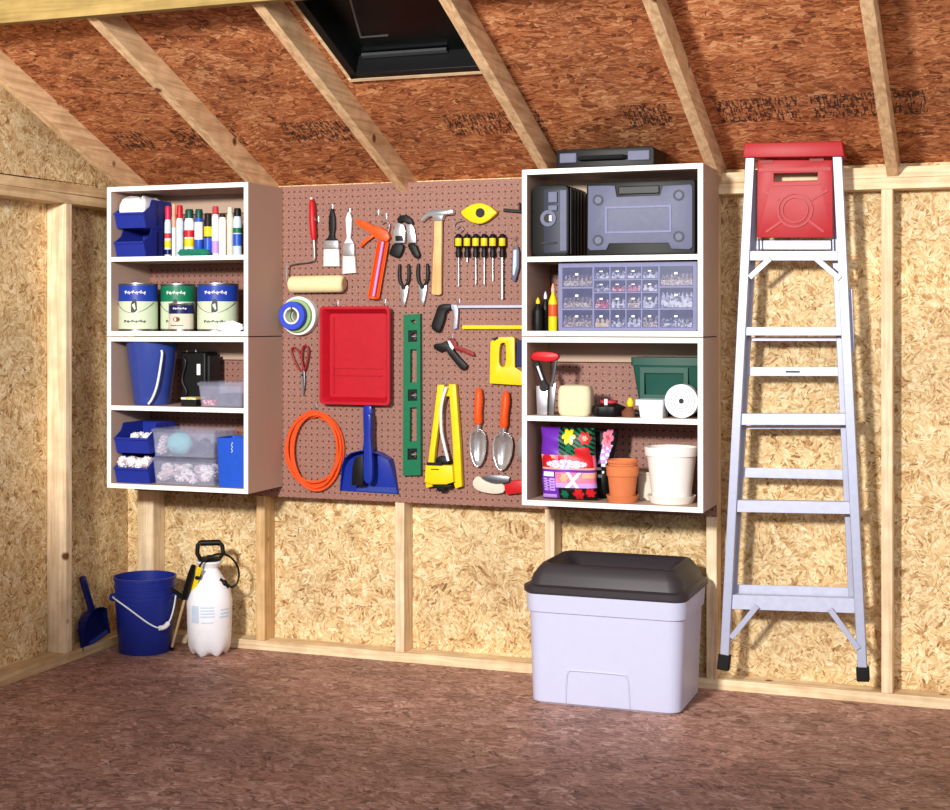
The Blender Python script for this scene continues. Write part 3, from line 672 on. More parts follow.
# compartment 3 right
g0=SH['g']
def grip_tool(px,Yc,lab,dx):
    cx=X(px,Yc); t=thing('garden_shears',lab,'shears',(cx,Yc,g0))
    b=MB('steel'); b.plate([(cx-.012,g0),(cx+.012,g0),(cx+.016,g0+.11),(cx-.014,g0+.11)],Yc-.005,Yc+.003,bev=.001); obj('blade',b,t)
    return t,cx
Yc=-.23
t=thing('grass_shears','grass shears with a bright red upper handle standing upright','shears',(X(546,Yc),Yc,g0))
zz=lambda py:Z(546,py,Yc)
obj('blade',MB('steel').plate([(X(538,Yc),g0),(X(548,Yc),g0),(X(548.5,Yc),zz(385)),(X(537,Yc),zz(386))],Yc-.012,Yc-.006,bev=.0015),t)
obj('blade',MB('dsteel').plate([(X(549,Yc),g0),(X(554,Yc),g0),(X(556,Yc),zz(383)),(X(550,Yc),zz(383))],Yc-.004,Yc+.002,bev=.0015),t)
obj('handle',MB('red').plate(chaikin([(X(a,Yc),Z(546,b,Yc)) for a,b in ((532,355),(537,351.5),(551,351.5),(560,353.5),(560,359),(552,362),(541,361),(533,360))],1),Yc-.02,Yc+.004,bev=.005),t)
obj('lever',MB('black').bar((X(537,Yc),Yc-.008,zz(362)),(X(545,Yc),Yc-.008,zz(384)),.02,.012),t,bev=.003)
obj('lever_plate',MB('steel').bar((X(539,Yc),Yc-.017,zz(366)),(X(544,Yc),Yc-.017,zz(380)),.007,.004),t)
obj('spring_arm',MB('dsteel').tube([(X(557,Yc),Yc-.008,zz(358)),(X(555,Yc),Yc-.008,zz(372)),(X(552,Yc),Yc-.008,zz(386))],.006,8),t)
obj('pivot',MB('black').disc((X(545,Yc),zz(387)),.016,Yc-.016,Yc+.004),t)
Y=-.225; cx=(X(559.5,Y)+X(592.5,Y))/2; hw=(X(592.5,Y)-X(559.5,Y))/2
m=MB('sponge'); zt_=Z(575,384.5,Y)
m.loft([rrect(cx-hw*k,cx+hw*k,Y-.04*k,Y+.04*k,z,.02*k+.004) for k,z in ((.86,g0),(.97,g0+.012),(1,g0+.04),(.98,zt_-.022),(.88,zt_-.005),(.6,zt_))])
single('sponge',m,'large cream-coloured sponge block on the lower right cabinet shelf','sponge')
Y=-.23
t=thing('hose_fitting','low black fitting with a red and white dial beside the sponge','fitting',(X(609,Y),Y,g0))
obj('fitting_body',MB('black').lathe(X(609,Y),Y,[(.05,g0),(.058,g0+.015),(.055,g0+.035),(.03,g0+.045),(0,g0+.046)],30,fn=lambda r,z,a:(r*(1+.08*math.cos(6*a)),z)),t)
obj('dial',MB(['rose','whiteplas']).lathe(X(609,Y),Y,[(.03,g0+.0465),(.032,g0+.056),(.012,g0+.058),(0,g0+.058)],24,[0,0,0]).box(X(607,Y),X(610,Y),Y-.036,Y-.030,g0+.04,g0+.062,1),t)
obj('inlet',MB('black2').cyl((X(596.5,Y),Y,g0+.024),(X(600,Y),Y,g0+.024),.018),t)
t=thing('hose_nozzle','small brass and dark hose fitting near the paper roll','hose fitting',(X(631,Y),Y-.01,g0))
obj('nozzle_body',MB('brown').lathe(X(630,Y),Y-.01,[(.026,g0),(.028,g0+.018),(.014,g0+.03),(.012,g0+.036)],24),t)
obj('brass_tip',MB('yellow').lathe(X(631,Y),Y-.01,[(.010,g0+.0365),(.013,g0+.05),(.006,g0+.066),(0,g0+.067)],16),t)
# green seed spreader box
Y=-.15; x0,x1=X(631,Y),RIN1-.012; zt_=Z(660,357.5,Y)
t=thing('seed_hopper','dark green square hopper behind the white roll','hopper',((x0+x1)/2,-.10,g0))
obj('hopper_body',MB('dgreen').loft([rrect(x0+.03,x1-.02,Y+.02,-.05,g0,.008),rrect(x0+.024,x1-.016,Y+.015,-.045,g0+.05,.008),rrect(x0+.006,x1-.002,Y,-.034,zt_-.03,.008),rrect(x0,x1,Y-.004,-.03,zt_-.028,.008),rrect(x0,x1,Y-.004,-.03,zt_,.008)]),t)
obj('front_frame',MB('dgreen').plate([rect_xz(x0+.035,x1-.05,g0+.06,zt_-.035),rect_xz(x0+.05,x1-.065,g0+.075,zt_-.055)],Y-.008,Y+.012),t,smooth=False)
# white hose roll: a flat lay-flat roll
Y=-.235; c0=(X(682,Y),Z(682,399,Y)); rr=c0[1]-g0-.0005
t=thing('drip_tubing_roll','round white roll of flat tubing with a dark hole','roll',(c0[0],Y,g0))
m=MB('pleather'); rr2=min(rr,.058)
m.ring((c0[0],g0+rr2+.0005),rr2,.009,Y-.012,Y+.03,44); obj('roll',m,t)
k=MB('grey')
for q in (.45,.62,.8): k.ring((c0[0],g0+rr2+.0005),rr2*q,rr2*q-.0012,Y-.0132,Y-.0121,40)
obj('winding_line',k,t)
k=MB('black').disc((c0[0],g0+rr2+.0005),.0088,Y-.005,Y+.02,20); obj('hub_hole',k,t)
x0=X(637,-.24)
t=thing('plastic_box','low white plastic box lying beside the white roll','plastic box',((x0+c0[0]-rr2)/2,Y,g0))
obj('box_body',MB('whiteplas').loft([rrect(x0+.016,c0[0]-rr2-.004,-.265,-.17,g0,.008),rrect(x0+.01,c0[0]-rr2-.003,-.267,-.168,g0+.042,.008)]),t)
obj('lid',MB('pleather').loft([rrect(x0,c0[0]-rr2-.0015,-.27,-.166,g0+.0424,.008),rrect(x0,c0[0]-rr2-.0015,-.27,-.166,g0+.062,.008)]),t)
obj('knob',MB('black').cyl((x0-.002,-.255,g0+.014),(x0+.012,-.255,g0+.014),.011),t)
# bottom compartment
h0=SH['h']
def bag(px0,px1,pyt,Y,th,paint,mats,label,lean=0,xb0=None,xb1=None):
    x0,x1=X(px0,Y),X(px1,Y); zt_=Z((px0+px1)/2,pyt,Y); h=zt_-h0; nu,nv=64,80
    m=MB(mats); vs=[];fs=[];ms=[]
    for side in (-1,1):
        o=len(vs)
        for j in range(nv+1):
            v=j/nv
            for i in range(nu+1):
                u=i/nu; pf=(max(0,1-abs(2*u-1)**3.2))**.5*(max(0,1-abs(2*v-1)**6))**.5
                wr=.0025*math.sin(9*u+4*v*7)*pf+.002*math.sin(23*v+5*u)*pf
                a=(xb0 if xb0 is not None else x0)*(1-v)+x0*v; b=(xb1 if xb1 is not None else x1)*(1-v)+x1*v
                vs.append((a+(b-a)*u+.002*math.sin(v*17)*(abs(2*u-1)**4),Y+side*(th*pf+wr*.5)+lean*v,h0+.0005+h*v))
        for j in range(nv):
            for i in range(nu):
                a=o+j*(nu+1)+i; fs.append((a,a+1,a+nu+2,a+nu+1)); ms.append(paint((i+.5)/nu,(j+.5)/nv) if side<0 else 0)
    m.add(vs,fs,ms); return m,x0,x1,zt_
def flower(u,v,cu,cv,r,n=6):
    dx=(u-cu); dy=(v-cv)*1.15; d=math.hypot(dx,dy); a=math.atan2(dy,dx)
    return d<r*(.62+.38*abs(math.cos(a*n/2)))
def p1(u,v):
    # 0 purple 1 violet 2 yellow 3 white 4 red 5 green 6 pink 7 black 8 peach
    if v>.62 and u>.38:
        if flower(u,v,.56,.88,.13): return 3 if flower(u,v,.62,.85,.05,4) else 2
        if flower(u,v,.85,.86,.11): return 8 if flower(u,v,.85,.86,.05) else 4
        if flower(u,v,.55,.72,.07): return 5
        if v<.74 and u>.62 and (u-.8)**2+(v-.66)**2<.018: return 4
        return 7 if (u+v*2)%.13<.07 else 5
    if .40<v<.62:
        if (abs(u-.5)/.38)**2+(abs(v-.50)/.058)**2<1:
            return 3 if math.sin(u*58+3*math.sin(v*60))*math.cos(v*75+u*8)>-.1 else 1
        if (u-.14)**2+((v-.54)*1.1)**2<.011: return 4
        if (u-.78)**2+((v-.58)*1.1)**2<.022: return 4
        if v<.43: return 0
        return 8 if (u<.3 and v>.58) or v<.455 else 6 if abs(math.sin(u*19))<.5 else 4
    if .17<v<.39 and u>.3:
        if u>.78 and v>.31: return 8
        if abs((u-.62)-(v-.28)*1.1)<.035 or abs((u-.60)+(v-.29)*.8)<.03: return 3
        if flower(u,v,.45,.31,.08): return 8
        return 6 if v>.24 else 1
    if v<.18 and u>.34:
        if flower(u,v,.70,.09,.10): return 4
        if flower(u,v,.45,.08,.07): return 5
        if flower(u,v,.9,.11,.08): return 4
        return 7
    if u<.32 and .33<v<.39 and .07<u<.27: return 3
    if u<.32 and .12<v<.30 and .06<u<.28: return 1 if math.sin(v*170)*math.cos(u*40)>-.3 else 0
    if u<.3 and .03<v<.08: return 1
    return 0
PM=['purple','violet','yellow','whiteplas','red','green','pink','black','peach']
m,x0,x1,zt_=bag(541.5,594.5,427.5,-.225,.04,p1,PM,'',xb0=X(543,-.225),xb1=X(598,-.225))
t=thing('potting_soil_bag','purple potting mix bag printed with bright flowers','bag',((x0+x1)/2,-.225,h0)); obj('bag_body',m,t)
def p2(u,v):
    if flower(u,v,.70,.87,.2,7): return 6 if not flower(u,v,.7,.87,.08,5) else 4
    if .3<v<.78:
        c=.52+.22*(v-.3)/.48; w=abs(u-c)
        if w<.17: return 3 if math.sin(v*62)*math.cos(u*17+v*9)>.1 else 1 if v>.5 else 7
    if v<.2 and (u-.4)**2+(v-.1)**2<.014: return 1
    return 7
m,x0,x1,zt_=bag(590,619,429,-.15,.026,p2,PM,'',lean=0,xb0=X(588,-.15),xb1=X(608,-.15))
t=thing('potting_soil_bag','black plant food bag leaning behind the purple one, pink flower at top','bag',((x0+x1)/2,-.14,h0)); obj('bag_body',m,t)
def pot(cx,Y,r,z0,z1,mat,label,rimf=.22,taper=.72,saucer=0,name='flower_pot',grp=None):
    t=thing(name,label,'flower pot',(cx,Y,z0),grp); zs_=z0
    if saucer:
        obj('saucer',MB(mat).lathe(cx,Y,[(saucer*.86,z0),(saucer,z0+.026),(saucer*.95,z0+.026),(saucer*.82,z0+.006),(0,z0+.005)],44),t); zs_=z0+.0065
    h=z1-zs_; zr=z1-h*rimf
    obj('pot_body',MB(mat).lathe(cx,Y,[(r*taper,zs_),(r*.90,zr),(r*.97,zr+.002),(r,z1-.003),(r*.985,z1),(r*.92,z1),(r*.84,zr),(r*(taper-.06),zs_+.008),(0,zs_+.008)],52),t)
    return t
Y=-.235; cx=X(622.5,Y); r=RAD(16.3,cx,Y); zt_=Z(622,459.5,Y)
pot(cx,Y,r,h0,h0+(zt_-h0)*.86,'terra','terracotta pot standing in a saucer, under the stacked pot',.3,.74,saucer=r*1.0,grp='small terracotta pots')
pot(cx,Y,r*.97,h0+(zt_-h0)*.86+.0005,zt_,'terra','terracotta pot rim stacked on top of another terracotta pot',.62,.90,grp='small terracotta pots')
Y=-.11; pot(X(650,Y),Y,.05,h0,Z(650,471,Y),'bone','cream pot half hidden behind the large white pot',.1,.9)
Y=-.185; cx=X(671.5,Y); r=min(RAD(27,cx,Y),RIN1-.003-cx); pot(cx,Y,r,h0,Z(672,449,Y-r),'wpot','large white flower pot standing in a white saucer',.17,.70,saucer=min(r*.9,RIN1-.002-cx))
# ------------------------------------------------------------------ tools hanging on the pegboard
YT=-.018
def P(px,py,Y=YT): p=at(px,py,Y); return (p.x,p.z)
def PO(l,Y=YT): return [P(a,b,Y) for a,b in l]
def V3(px,py,Y=YT): return at(px,py,Y)
def T(name,label,cat,px,py,group=None): p=at(px,py,YT); return thing(name,label,cat,(p.x,YP,p.z),group)
HK=[]
def hook(px,py,label,L=.03):
    p=at(px,py,-.012); m=MB('chrome')
    m.tube([(p.x,YP,p.z),(p.x,YP-L,p.z),(p.x,YP-L-.003,p.z+.010)],.0022,8); m.tube([(p.x,YP-.001,p.z-.004),(p.x,YP-.001,p.z+.016)],.003,6)
    single('peg_hook',m,label,'hook',(p.x,YP,p.z),'peg hooks')
# paint roller
t=T('paint_roller','paint roller with a red handle and cream cover, leftmost tool on the board','paint roller',314,240)
Yr=-.043
h=MB('red').tube([V3(311.5,199.5,-.03),V3(312,204,-.03),V3(312.5,222,-.03),V3(313.5,236,-.03),V3(313.8,240,-.03)],[.006,.012,.0135,.012,.008],14); obj('handle',h,t)
obj('handle_tip',MB('whiteplas').tube([V3(311.3,197.5,-.03),V3(311.5,199.4,-.03)],[.004,.0055],10),t)
w=MB('chrome').tube(spline([V3(313.8,240,-.03),V3(314.3,257,-.03),V3(311,261,-.032),V3(300,262.5,-.035),V3(289,264,-.04),V3(287,266.5,Yr),V3(286.8,281.5,Yr),V3(288,283.8,Yr),V3(291,283.8,Yr)],5),.0036,8); obj('wire_frame',w,t)
a=V3(290,283.7,Yr); b=V3(343.5,284.5,Yr); a.z=b.z=(a.z+b.z)/2
c=MB('rollcov').tube([a,a+(b-a)*.02,a+(b-a)*.05,a+(b-a)*.95,a+(b-a)*.98,b],[.024,.030,.0335,.0335,.030,.024],28); obj('roller_cover',c,t)
obj('end_cap',MB('tan').cyl(b+Vector((.0003,0,0)),b+Vector((.004,0,0)),.022),t)
hook(318,220.5,'hook holding the red-handled paint roller')
# brushes
t=T('paint_brush','wide black-handled paint brush with white bristles','paint brush',332,240,'paint brushes')
obj('handle',MB('black').plate(PO([(331,208.5),(333,208.5),(335.3,218),(335.5,228),(334.2,235),(335,238),(338.5,240.5),(324.5,240.5),(328,238),(329.6,235),(329,226),(329.3,217)]),-.024,-.010,bev=.003),t)
obj('ferrule',MB('steel').plate(PO([(324.3,240.5),(338.7,240.5),(339.3,249),(324,249)]),-.027,-.0075,bev=.002),t)
obj('bristles',MB('brushw').plate(PO([(324.2,249.2),(339.2,249.2),(340,266.5),(324,266.5)]),-.025,-.009,bev=.003),t)
t=T('paint_brush','white-handled paint brush hanging right of the black one','paint brush',349,240,'paint brushes')
obj('handle',MB('whiteplas').plate(PO([(348,212),(350,212),(352,219),(351.5,230),(350.6,238),(354,243.5),(344.5,243.5),(347.2,238),(346.5,229),(346,219)]),-.024,-.010,bev=.003),t)
obj('ferrule',MB('steel').plate(PO([(343.8,243.7),(354.5,243.7),(355,256),(343.3,256)]),-.026,-.0085,bev=.002),t)
obj('bristles',MB('brushw').plate(PO([(343.3,256.2),(355.2,256.2),(356.4,273),(343,274)]),-.025,-.009,bev=.003),t)
hook(349.3,212.5,'hook above the white-handled paint brush'); hook(332,208.5,'hook above the black-handled paint brush')
# caulking gun
t=T('caulking_gun','orange caulking gun hanging left of the black spring clamps','caulking gun',373,297)
obj('handle_body',MB('orange').plate(PO([(356.7,221),(357.3,219.5),(368,222),(376,226.5),(382,227.5),(389,232),(391,238),(388.5,242),(382,240.5),(376,237.5),(372,233.5),(366,229.5),(358.5,225)]),-.034,-.012,bev=.003),t)
obj('trigger',MB('orange').plate(PO([(373,233.8),(375.5,236.2),(368,242),(362,247.5),(360,246.5),(364,241)]),-.030,-.016,bev=.002),t)
a=V3(383,241.5,-.03); b=V3(373.3,297.5,-.03)
d=(b-a).normalized(); s=d.cross(Vector((0,1,0)))
c=MB('orange'); n_=14
loops=[]
for p in (a,b):
    l=[p+s*(math.cos(q)*.024)+Vector((0,1,0))*(math.sin(q)*.02) for q in [PI*i/n_ for i in range(n_+1)]]+[p+s*(math.cos(q)*.021)+Vector((0,1,0))*(math.sin(q)*.0165) for q in [PI*i/n_ for i in range(n_,-1,-1)]]
    loops.append(l)
c.loft(loops); c.cyl(b-d*.004,b+d*.004,.0235,seg=24); obj('cradle',c,t)
obj('rod',MB('violet').tube([a-d*.0,b-d*.005],.0055,10),t)
obj('rod_hook',MB('chrome').tube(spline([V3(388,233,-.02),V3(389.5,225,-.02),V3(386,221.5,-.02),V3(382,224,-.02)],5),.0035,8),t)
hook(378,214,'hook above the orange caulking gun'); hook(386,217.5,'hook over the rod of the orange caulking gun')
# spring clamp
t=T('spring_clamp','large spring clamp with black grips and silver jaws','clamp',406,257)
obj('jaw_pad',MB('black').plate(PO([(398,219),(401,215.5),(407,215),(412,219),(414,224),(409,224.5),(404,221.5),(399,223.5)]),-.03,-.009,bev=.003),t)
obj('jaw',MB('steel').plate(PO([(396,224.5),(399,222.5),(404.5,225),(406,231),(405.5,243),(394,243.5),(393.2,237)]),-.028,-.011,bev=.002),t)
obj('jaw',MB('steel').plate(PO([(406.5,224.5),(412,223.5),(414.5,228),(416,236),(416.5,243),(408.5,243)]),-.026,-.012,bev=.002),t)
obj('pivot',MB('black').plate(PO([(396.5,236),(403.5,236),(404.5,241),(397,241)]),-.032,-.0285,bev=.001),t)
obj('grip',MB('black').plate(chaikin(PO([(394,243.5),(404,243.5),(404.5,250),(400,258.5),(395,257),(389.5,254.5),(391.5,249)]),1),-.032,-.010,bev=.005),t)
obj('grip',MB('black').plate(chaikin(PO([(407.5,243.5),(416,243.5),(419,250),(421.3,257),(416,259),(411.5,252)]),1),-.032,-.010,bev=.005),t)
# pliers
def pliers(dx,dy,label,w):
    t=T('pliers',label,'pliers',404+dx,306+dy,'pliers')
    o=lambda l:PO([(a*1+dx,b+dy) for a,b in l])
    for s in (-1,1):
        c=404.3
        obj('handle',MB('black').plate(chaikin(o([(c+s*3.2,264),(c+s*5.6,264),(c+s*(6.4+w),274),(c+s*5.4,283),(c+s*1.5,287.5),(c+s*.6,286),(c+s*3.0,281),(c+s*3.6,273)]),1),-.026,-.012,bev=.003),t)
    obj('jaws',MB('steel').plate(o([(400,285.5),(408.5,285.5),(408.2,292),(406.3,301),(405,306),(403.3,306),(400.8,299),(400.2,292)]),-.024,-.012,bev=.003),t)
    obj('pivot',MB('black').disc(P(404.3+dx,287+dy),.009,-.028,-.0245),t)
pliers(0,0,'left of the two black-handled pliers under the spring clamp',0)
pliers(18.7,-.5,'right of the two black-handled pliers, nearest the hammer',.4)
# hammer
t=T('claw_hammer','claw hammer with a bright steel head and wooden handle','hammer',437,295)
obj('handle',MB('hwood').plate(PO([(435.2,219),(443,219),(442.8,240),(442.4,265),(442.2,294),(440,295.5),(434,295),(432.3,293.5),(433.5,265),(434.8,240)]),-.032,-.012,bev=.006),t)
obj('head',MB('chrome').plate(chaikin(PO([(421.8,221),(425,215),(430,210.5),(437,208.5),(444,209.5),(447,210),(454.5,208.3),(455,214.8),(448,215),(444.5,216),(444,221.5),(434.5,221.5),(434,216.5),(430,217),(426,220),(423,223)]),1),-.036,-.009,bev=.004),t)
# chalk reel
t=T('chalk_reel','bright yellow eye-shaped chalk line reel with a black hub','chalk line',480,224)
o=PO([(461.3,212.8),(466,208.8),(473,204.6),(481,203),(489,205),(495,209.5),(498.8,212.8),(495,216.5),(489,221.5),(481,224.8),(472.5,222.5),(466,218)])
obj('reel_body',MB('yellow').plate(chaikin(o,1),-.036,-.008,bev=.005),t)
obj('hub',MB('black').disc(P(480.4,212.8,-.036),.0175,-.041,-.0363),t); obj('crank_pin',MB('black2').disc(P(481,213.5,-.04),.006,-.044,-.0413),t)
obj('line_hook',MB('chrome').tube(spline([V3(464,220.5),V3(457,222),V3(454,226),V3(457,229)],5)+spline([V3(457,229),V3(460,226),V3(463,229),V3(461,232)],5),.0026,8),t)
# screwdrivers
for i,(x,ys,w,lab) in enumerate(((458.6,286,1.6,'screwdriver with a yellow and black handle, first from the hammer'),(467.2,262,1.7,'stubby short-bladed screwdriver, second from the hammer'),(475.8,284,2,'screwdriver with a small cross tip, third from the hammer'),(484.3,284,1.7,'slim screwdriver with a bright yellow grip, third from the right end of the row'),(492.8,281,1.5,'screwdriver with a faint thin blade, second from the right end of the row'),(502.4,299,3.4,'screwdriver with the longest and thickest blade in the row'))):
    t=T('screwdriver',lab,'screwdriver',x,ys,'screwdrivers in a row')
    c=lambda py,Y=-.022:at(x,py,Y)
    tp,bt=c(233.5),c(257.5); L=(tp.z-bt.z)
    z=lambda f:tp.z-L*f
    obj('handle',MB(['black','yellow']).lathe(0,0,[(0,z(0)),(.009,z(.03)),(.0135,z(.14)),(.0142,z(.2)),(.0142,z(.52)),(.0115,z(.6)),(.0095,z(.68)),(.0125,z(.8)),(.0125,z(.97)),(.006,z(1))],20,[0,0,0,1,0,0,0,0,0],fn=lambda r,zz,a:(r*(1-.07*abs(math.sin(3*a))),zz)),t)
    hd=[o for o in bpy.data.objects if o.parent==t][-1]
    for v in hd.data.vertices: v.co.x+=tp.x; v.co.y+=-.022
    obj('blade',MB('steel').tube([Vector((tp.x,-.022,z(1.0)-.0003)),Vector((tp.x,-.022,at(x,ys-3,-.022).z)),Vector((tp.x,-.022,at(x,ys,-.022).z))],[.0013*w,.0013*w,.0017*w],10),t)
    g=MB('black')
    for s in (-1,1): g.tube([Vector((tp.x+s*.0135,-.024,z(.12))),Vector((tp.x+s*.0138,-.024,z(.56)))],.0026,6)
    obj('grip_ridge',g,t)
# bracket and knife
t=T('bracket','thin black square-ended tool high beside the right cabinet','hook',512,213)
obj('arm',MB('black').bar(V3(503.5,210,-.02),V3(521.5,211.5,-.02),.008,.012,up=(0,0,1)),t,bev=.002); obj('upright',MB('black2').bar(V3(519.5,202.5,-.02),V3(519.8,210,-.02),.006,.010),t,bev=.001)
hook(516,240.5,'hook above the pale grey knife')
t=T('utility_knife','pale grey utility knife hanging by the right cabinet edge','knife',515,282)
obj('knife_body',MB('grey').plate(PO([(514,246.5),(518.5,246.5),(520,252),(519.8,268),(516,281.5),(513.5,281.5),(511.6,276),(512.3,262)]),-.028,-.010,bev=.004),t)
obj('side_plate',MB('ltlabel').plate(PO([(514.5,250),(517.5,250),(517.3,266),(515,276),(513.6,274),(513.9,262)]),-.0295,-.0283),t)
# hacksaw
xe=1.792
t=T('hacksaw','hacksaw with a black grip and a yellow blade guard, running behind the right cabinet','hacksaw',445,331)
obj('grip',MB('black').plate(chaikin(PO([(440,305),(446,303.6),(451.5,304.2),(452,309),(447,311.5),(445.5,320),(441.5,331.5),(438.5,332.8),(433,329.5),(432.2,325),(436,315),(438,308)]),1),-.034,-.010,bev=.005),t)
obj('front_post',MB('alu').plate(PO([(451.8,304.5),(457.5,304.8),(459,310),(458.5,320),(457.8,328.5),(454,329),(455,318),(454.3,311),(452,308.5)]),-.028,-.014,bev=.002),t)
a=V3(458,306.7,-.02); obj('frame_bar',MB('alu').bar(a,(xe,-.02,a.z),.0135,.012,up=(0,0,1)),t,bev=.002)
a=V3(462.5,327.2,-.02); obj('blade_guard',MB('yellow').bar(a,(xe,-.02,a.z),.014,.016,up=(0,0,1)),t,bev=.003)
hook(459,303,'hook over the hacksaw frame')
# glass / pipe cutter
t=T('hand_pruner','small black pruner with a dark red lever below the hacksaw','pruner',452,369)
obj('body',MB('black').plate(PO([(434.3,345.5),(437,343.5),(442,343.3),(447,341),(450,345),(456,352),(462,359),(468.3,365.5),(467,369),(462.5,370),(457.5,364.5),(451,356.5),(446.5,350),(441,352),(435.5,349)]),-.032,-.010,bev=.003),t)
obj('lever',MB('dkred').plate(PO([(449,339.3),(452.5,338.3),(457,342),(457.5,346),(466,349),(474,352.5),(475.5,356),(472,356),(462,351.5),(455.5,349.5),(451,345)]),-.026,-.014,bev=.002),t)
obj('joint',MB('pleather').plate(PO([(449,341),(451.3,340.5),(455.5,347.5),(454,350),(451.5,347)]),-.034,-.0325),t)
hook(452,338.5,'hook above the small black and red pruner')
# yellow saw handle
t=T('hand_saw','flat yellow plastic tool with a long oval grip hole beside the right cabinet','hand tool',503,385)
o1=PO([(491.8,342),(497,337.3),(513.5,336.6),(515.8,338),(516,367)])+[(at(523,371.5,YT).x,at(523,371.5,YT).z),(1.78,at(523,372.5,YT).z),(1.78,at(523,386,YT).z)]+PO([(491,383.3)])
o2=chaikin(PO([(501,344.5),(504,342.3),(507.3,344),(507.2,364),(504.5,367.5),(501,365.5),(500,360)]),1)
obj('handle_body',MB('yellow').plate([o1,o2],-.034,-.010,bev=.002),t)
obj('dark_plate',MB('navy').plate([P(517.5,340),(1.77,P(517,340)[1]),(1.77,P(517,369)[1]),P(516.6,366)],-.022,-.009),t)
obj('latch',MB('black').plate(PO([(494,338.5),(499,336.5),(500,338.5),(495.5,341)]),-.036,-.0345),t)
# tape rolls
c=at(298.5,315.8,-.035); 
zt_=c.z+.010
single('tape_roll',MB(['tapew']).ring((c.x,c.z),.077,.026,-.040,YP-.0005),'widest white tape roll, at the back of the hanging roll stack','tape roll',(c.x,YP,c.z),'tape rolls on one hook',bev=.002)
single('tape_roll',MB(['tapeg']).ring((c.x-.002,c.z),.066,.026,-.058,-.0405),'pale green tape roll in the middle of the hanging roll stack','tape roll',(c.x,-.041,c.z),'tape rolls on one hook',bev=.002)
t=thing('tape_roll','blue tape roll at the front of the hanging roll stack','tape roll',(c.x-.004,-.06,c.z),'tape rolls on one hook')
obj('tape',MB('tape').ring((c.x-.004,c.z),.056,.034,-.090,-.0585),t,bev=.003); obj('core',MB('tapew').ring((c.x-.004,c.z),.0338,.027,-.0895,-.059),t)
hk=MB('dsteel').tube([(c.x,YP,c.z+.0225),(c.x,YP-.088,c.z+.0225),(c.x,YP-.092,c.z+.034)],.003,8); single('peg_hook',hk,'long hook carrying the stack of tape rolls','hook',(c.x,YP,c.z+.02),'peg hooks')
# scissors
t=T('scissors','scissors with dark red handles under the tape rolls','scissors',302,398)
def loop(pts,r,Y): return MB('dkred').tube(spline([V3(a,b,Y) for a,b in pts],6,closed=True),r,8,closed=True)
obj('handle',loop([(291.5,350),(295,348),(300,354),(303,364),(302.5,371),(299,369),(294,359)],.0042,-.018),t)
obj('handle',loop([(302,352),(303.5,346.5),(306.5,346),(308.3,350),(307.5,359),(304.5,370),(302,362)],.0042,-.026),t)
obj('blade',MB('steel').plate(PO([(301,370),(304,370.5),(304.8,380),(303.6,396.5),(302.3,391),(301.4,380)]),-.019,-.015,bev=.0006),t)
obj('blade',MB('dsteel').plate(PO([(302.5,370.5),(305.2,371),(305.8,382),(303.8,396.5),(303.3,381)]),-.025,-.021,bev=.0006),t)
obj('pivot',MB('black').disc(P(303.2,375),.004,-.029,-.0255),t)
# red tray
t=T('paint_tray','large bright red plastic paint tray hung flat on the board','paint tray',355,406)
F=-.058; 
def rc(l,Y): 
    (a,b),(c_,d)=P(l[0],l[1],Y),P(l[2],l[3],Y); return a,c_,d,b   # x0,x1,z0,z1
X0,X1,Z0,Z1=rc((319.5,306.5,389.5,405.5),F)
def lp(i,Y,r): return [(a,Y,b) for a,b in rect_xz(X0+i,X1-i,Z0+i,Z1-i,r,4)]
tr=MB('traymat').loft([lp(.012,YP-.0006,.02),lp(.004,-.035,.018),lp(0,F+.006,.016),lp(0,F,.016),lp(.010,F,.012),lp(.013,F+.004,.012),lp(.028,-.022,.01)])
obj('tray_body',tr,t)
rb_=MB('traymat'); 
zr=P(350,368,-.03)[1]
for q in (0,.028): rb_.bar((X0+.045,-.0245,zr-q),(X1-.045,-.0245,zr-q),.005,.006)
rb_.bar((X0+.045,-.0245,Z1-.04),(X0+.045,-.0245,Z0+.04),.005,.006)
obj('floor_rib',rb_,t)
hook(337.5,304.5,'left hook above the red paint tray',.056); hook(385,303.5,'right hook above the red paint tray',.056)
# level
t=T('spirit_level','long green spirit level hanging upright beside the red tray','level',413,476)
o=PO([(404.6,314.8),(421.2,313.8),(421.8,475),(404,475.5)])
hs=[PO(q) for q in ([(409.3,330.5),(418.2,330.3),(418.2,341.5),(409.3,341.7)],[(409,389.5),(418.2,389.3),(418.2,400.5),(409,400.7)],[(408.7,448.5),(418.2,448.3),(418.2,459.3),(408.7,459.5)],
  [(411.3,349.5),(417.6,349.4),(417.7,382),(411.2,382.4)],[(411,407.5),(417.6,407.3),(417.7,441),(410.8,441.4)],[(411.5,321),(415,319.5),(418,321.5),(415,324)])]
obj('level_body',MB('green').plate([o]+hs,-.030,-.008,bev=.001),t,smooth=False)
for py in (336,395,454):
    v=MB(['black','tan']); v.plate([PO([(409.4,py-5.3),(418.1,py-5.3),(418.1,py+5.2),(409.4,py+5.2)]),chaikin(PO([(412,py-2.8),(417.3,py-3),(417.3,py+3.2),(412,py+3)]),1)],-.027,-.012); obj('vial_holder',v,t,smooth=False)
    obj('vial',MB('chrome').tube([V3(411,py+.5,-.017),V3(417.5,py+.5,-.017)],.005,10),t)
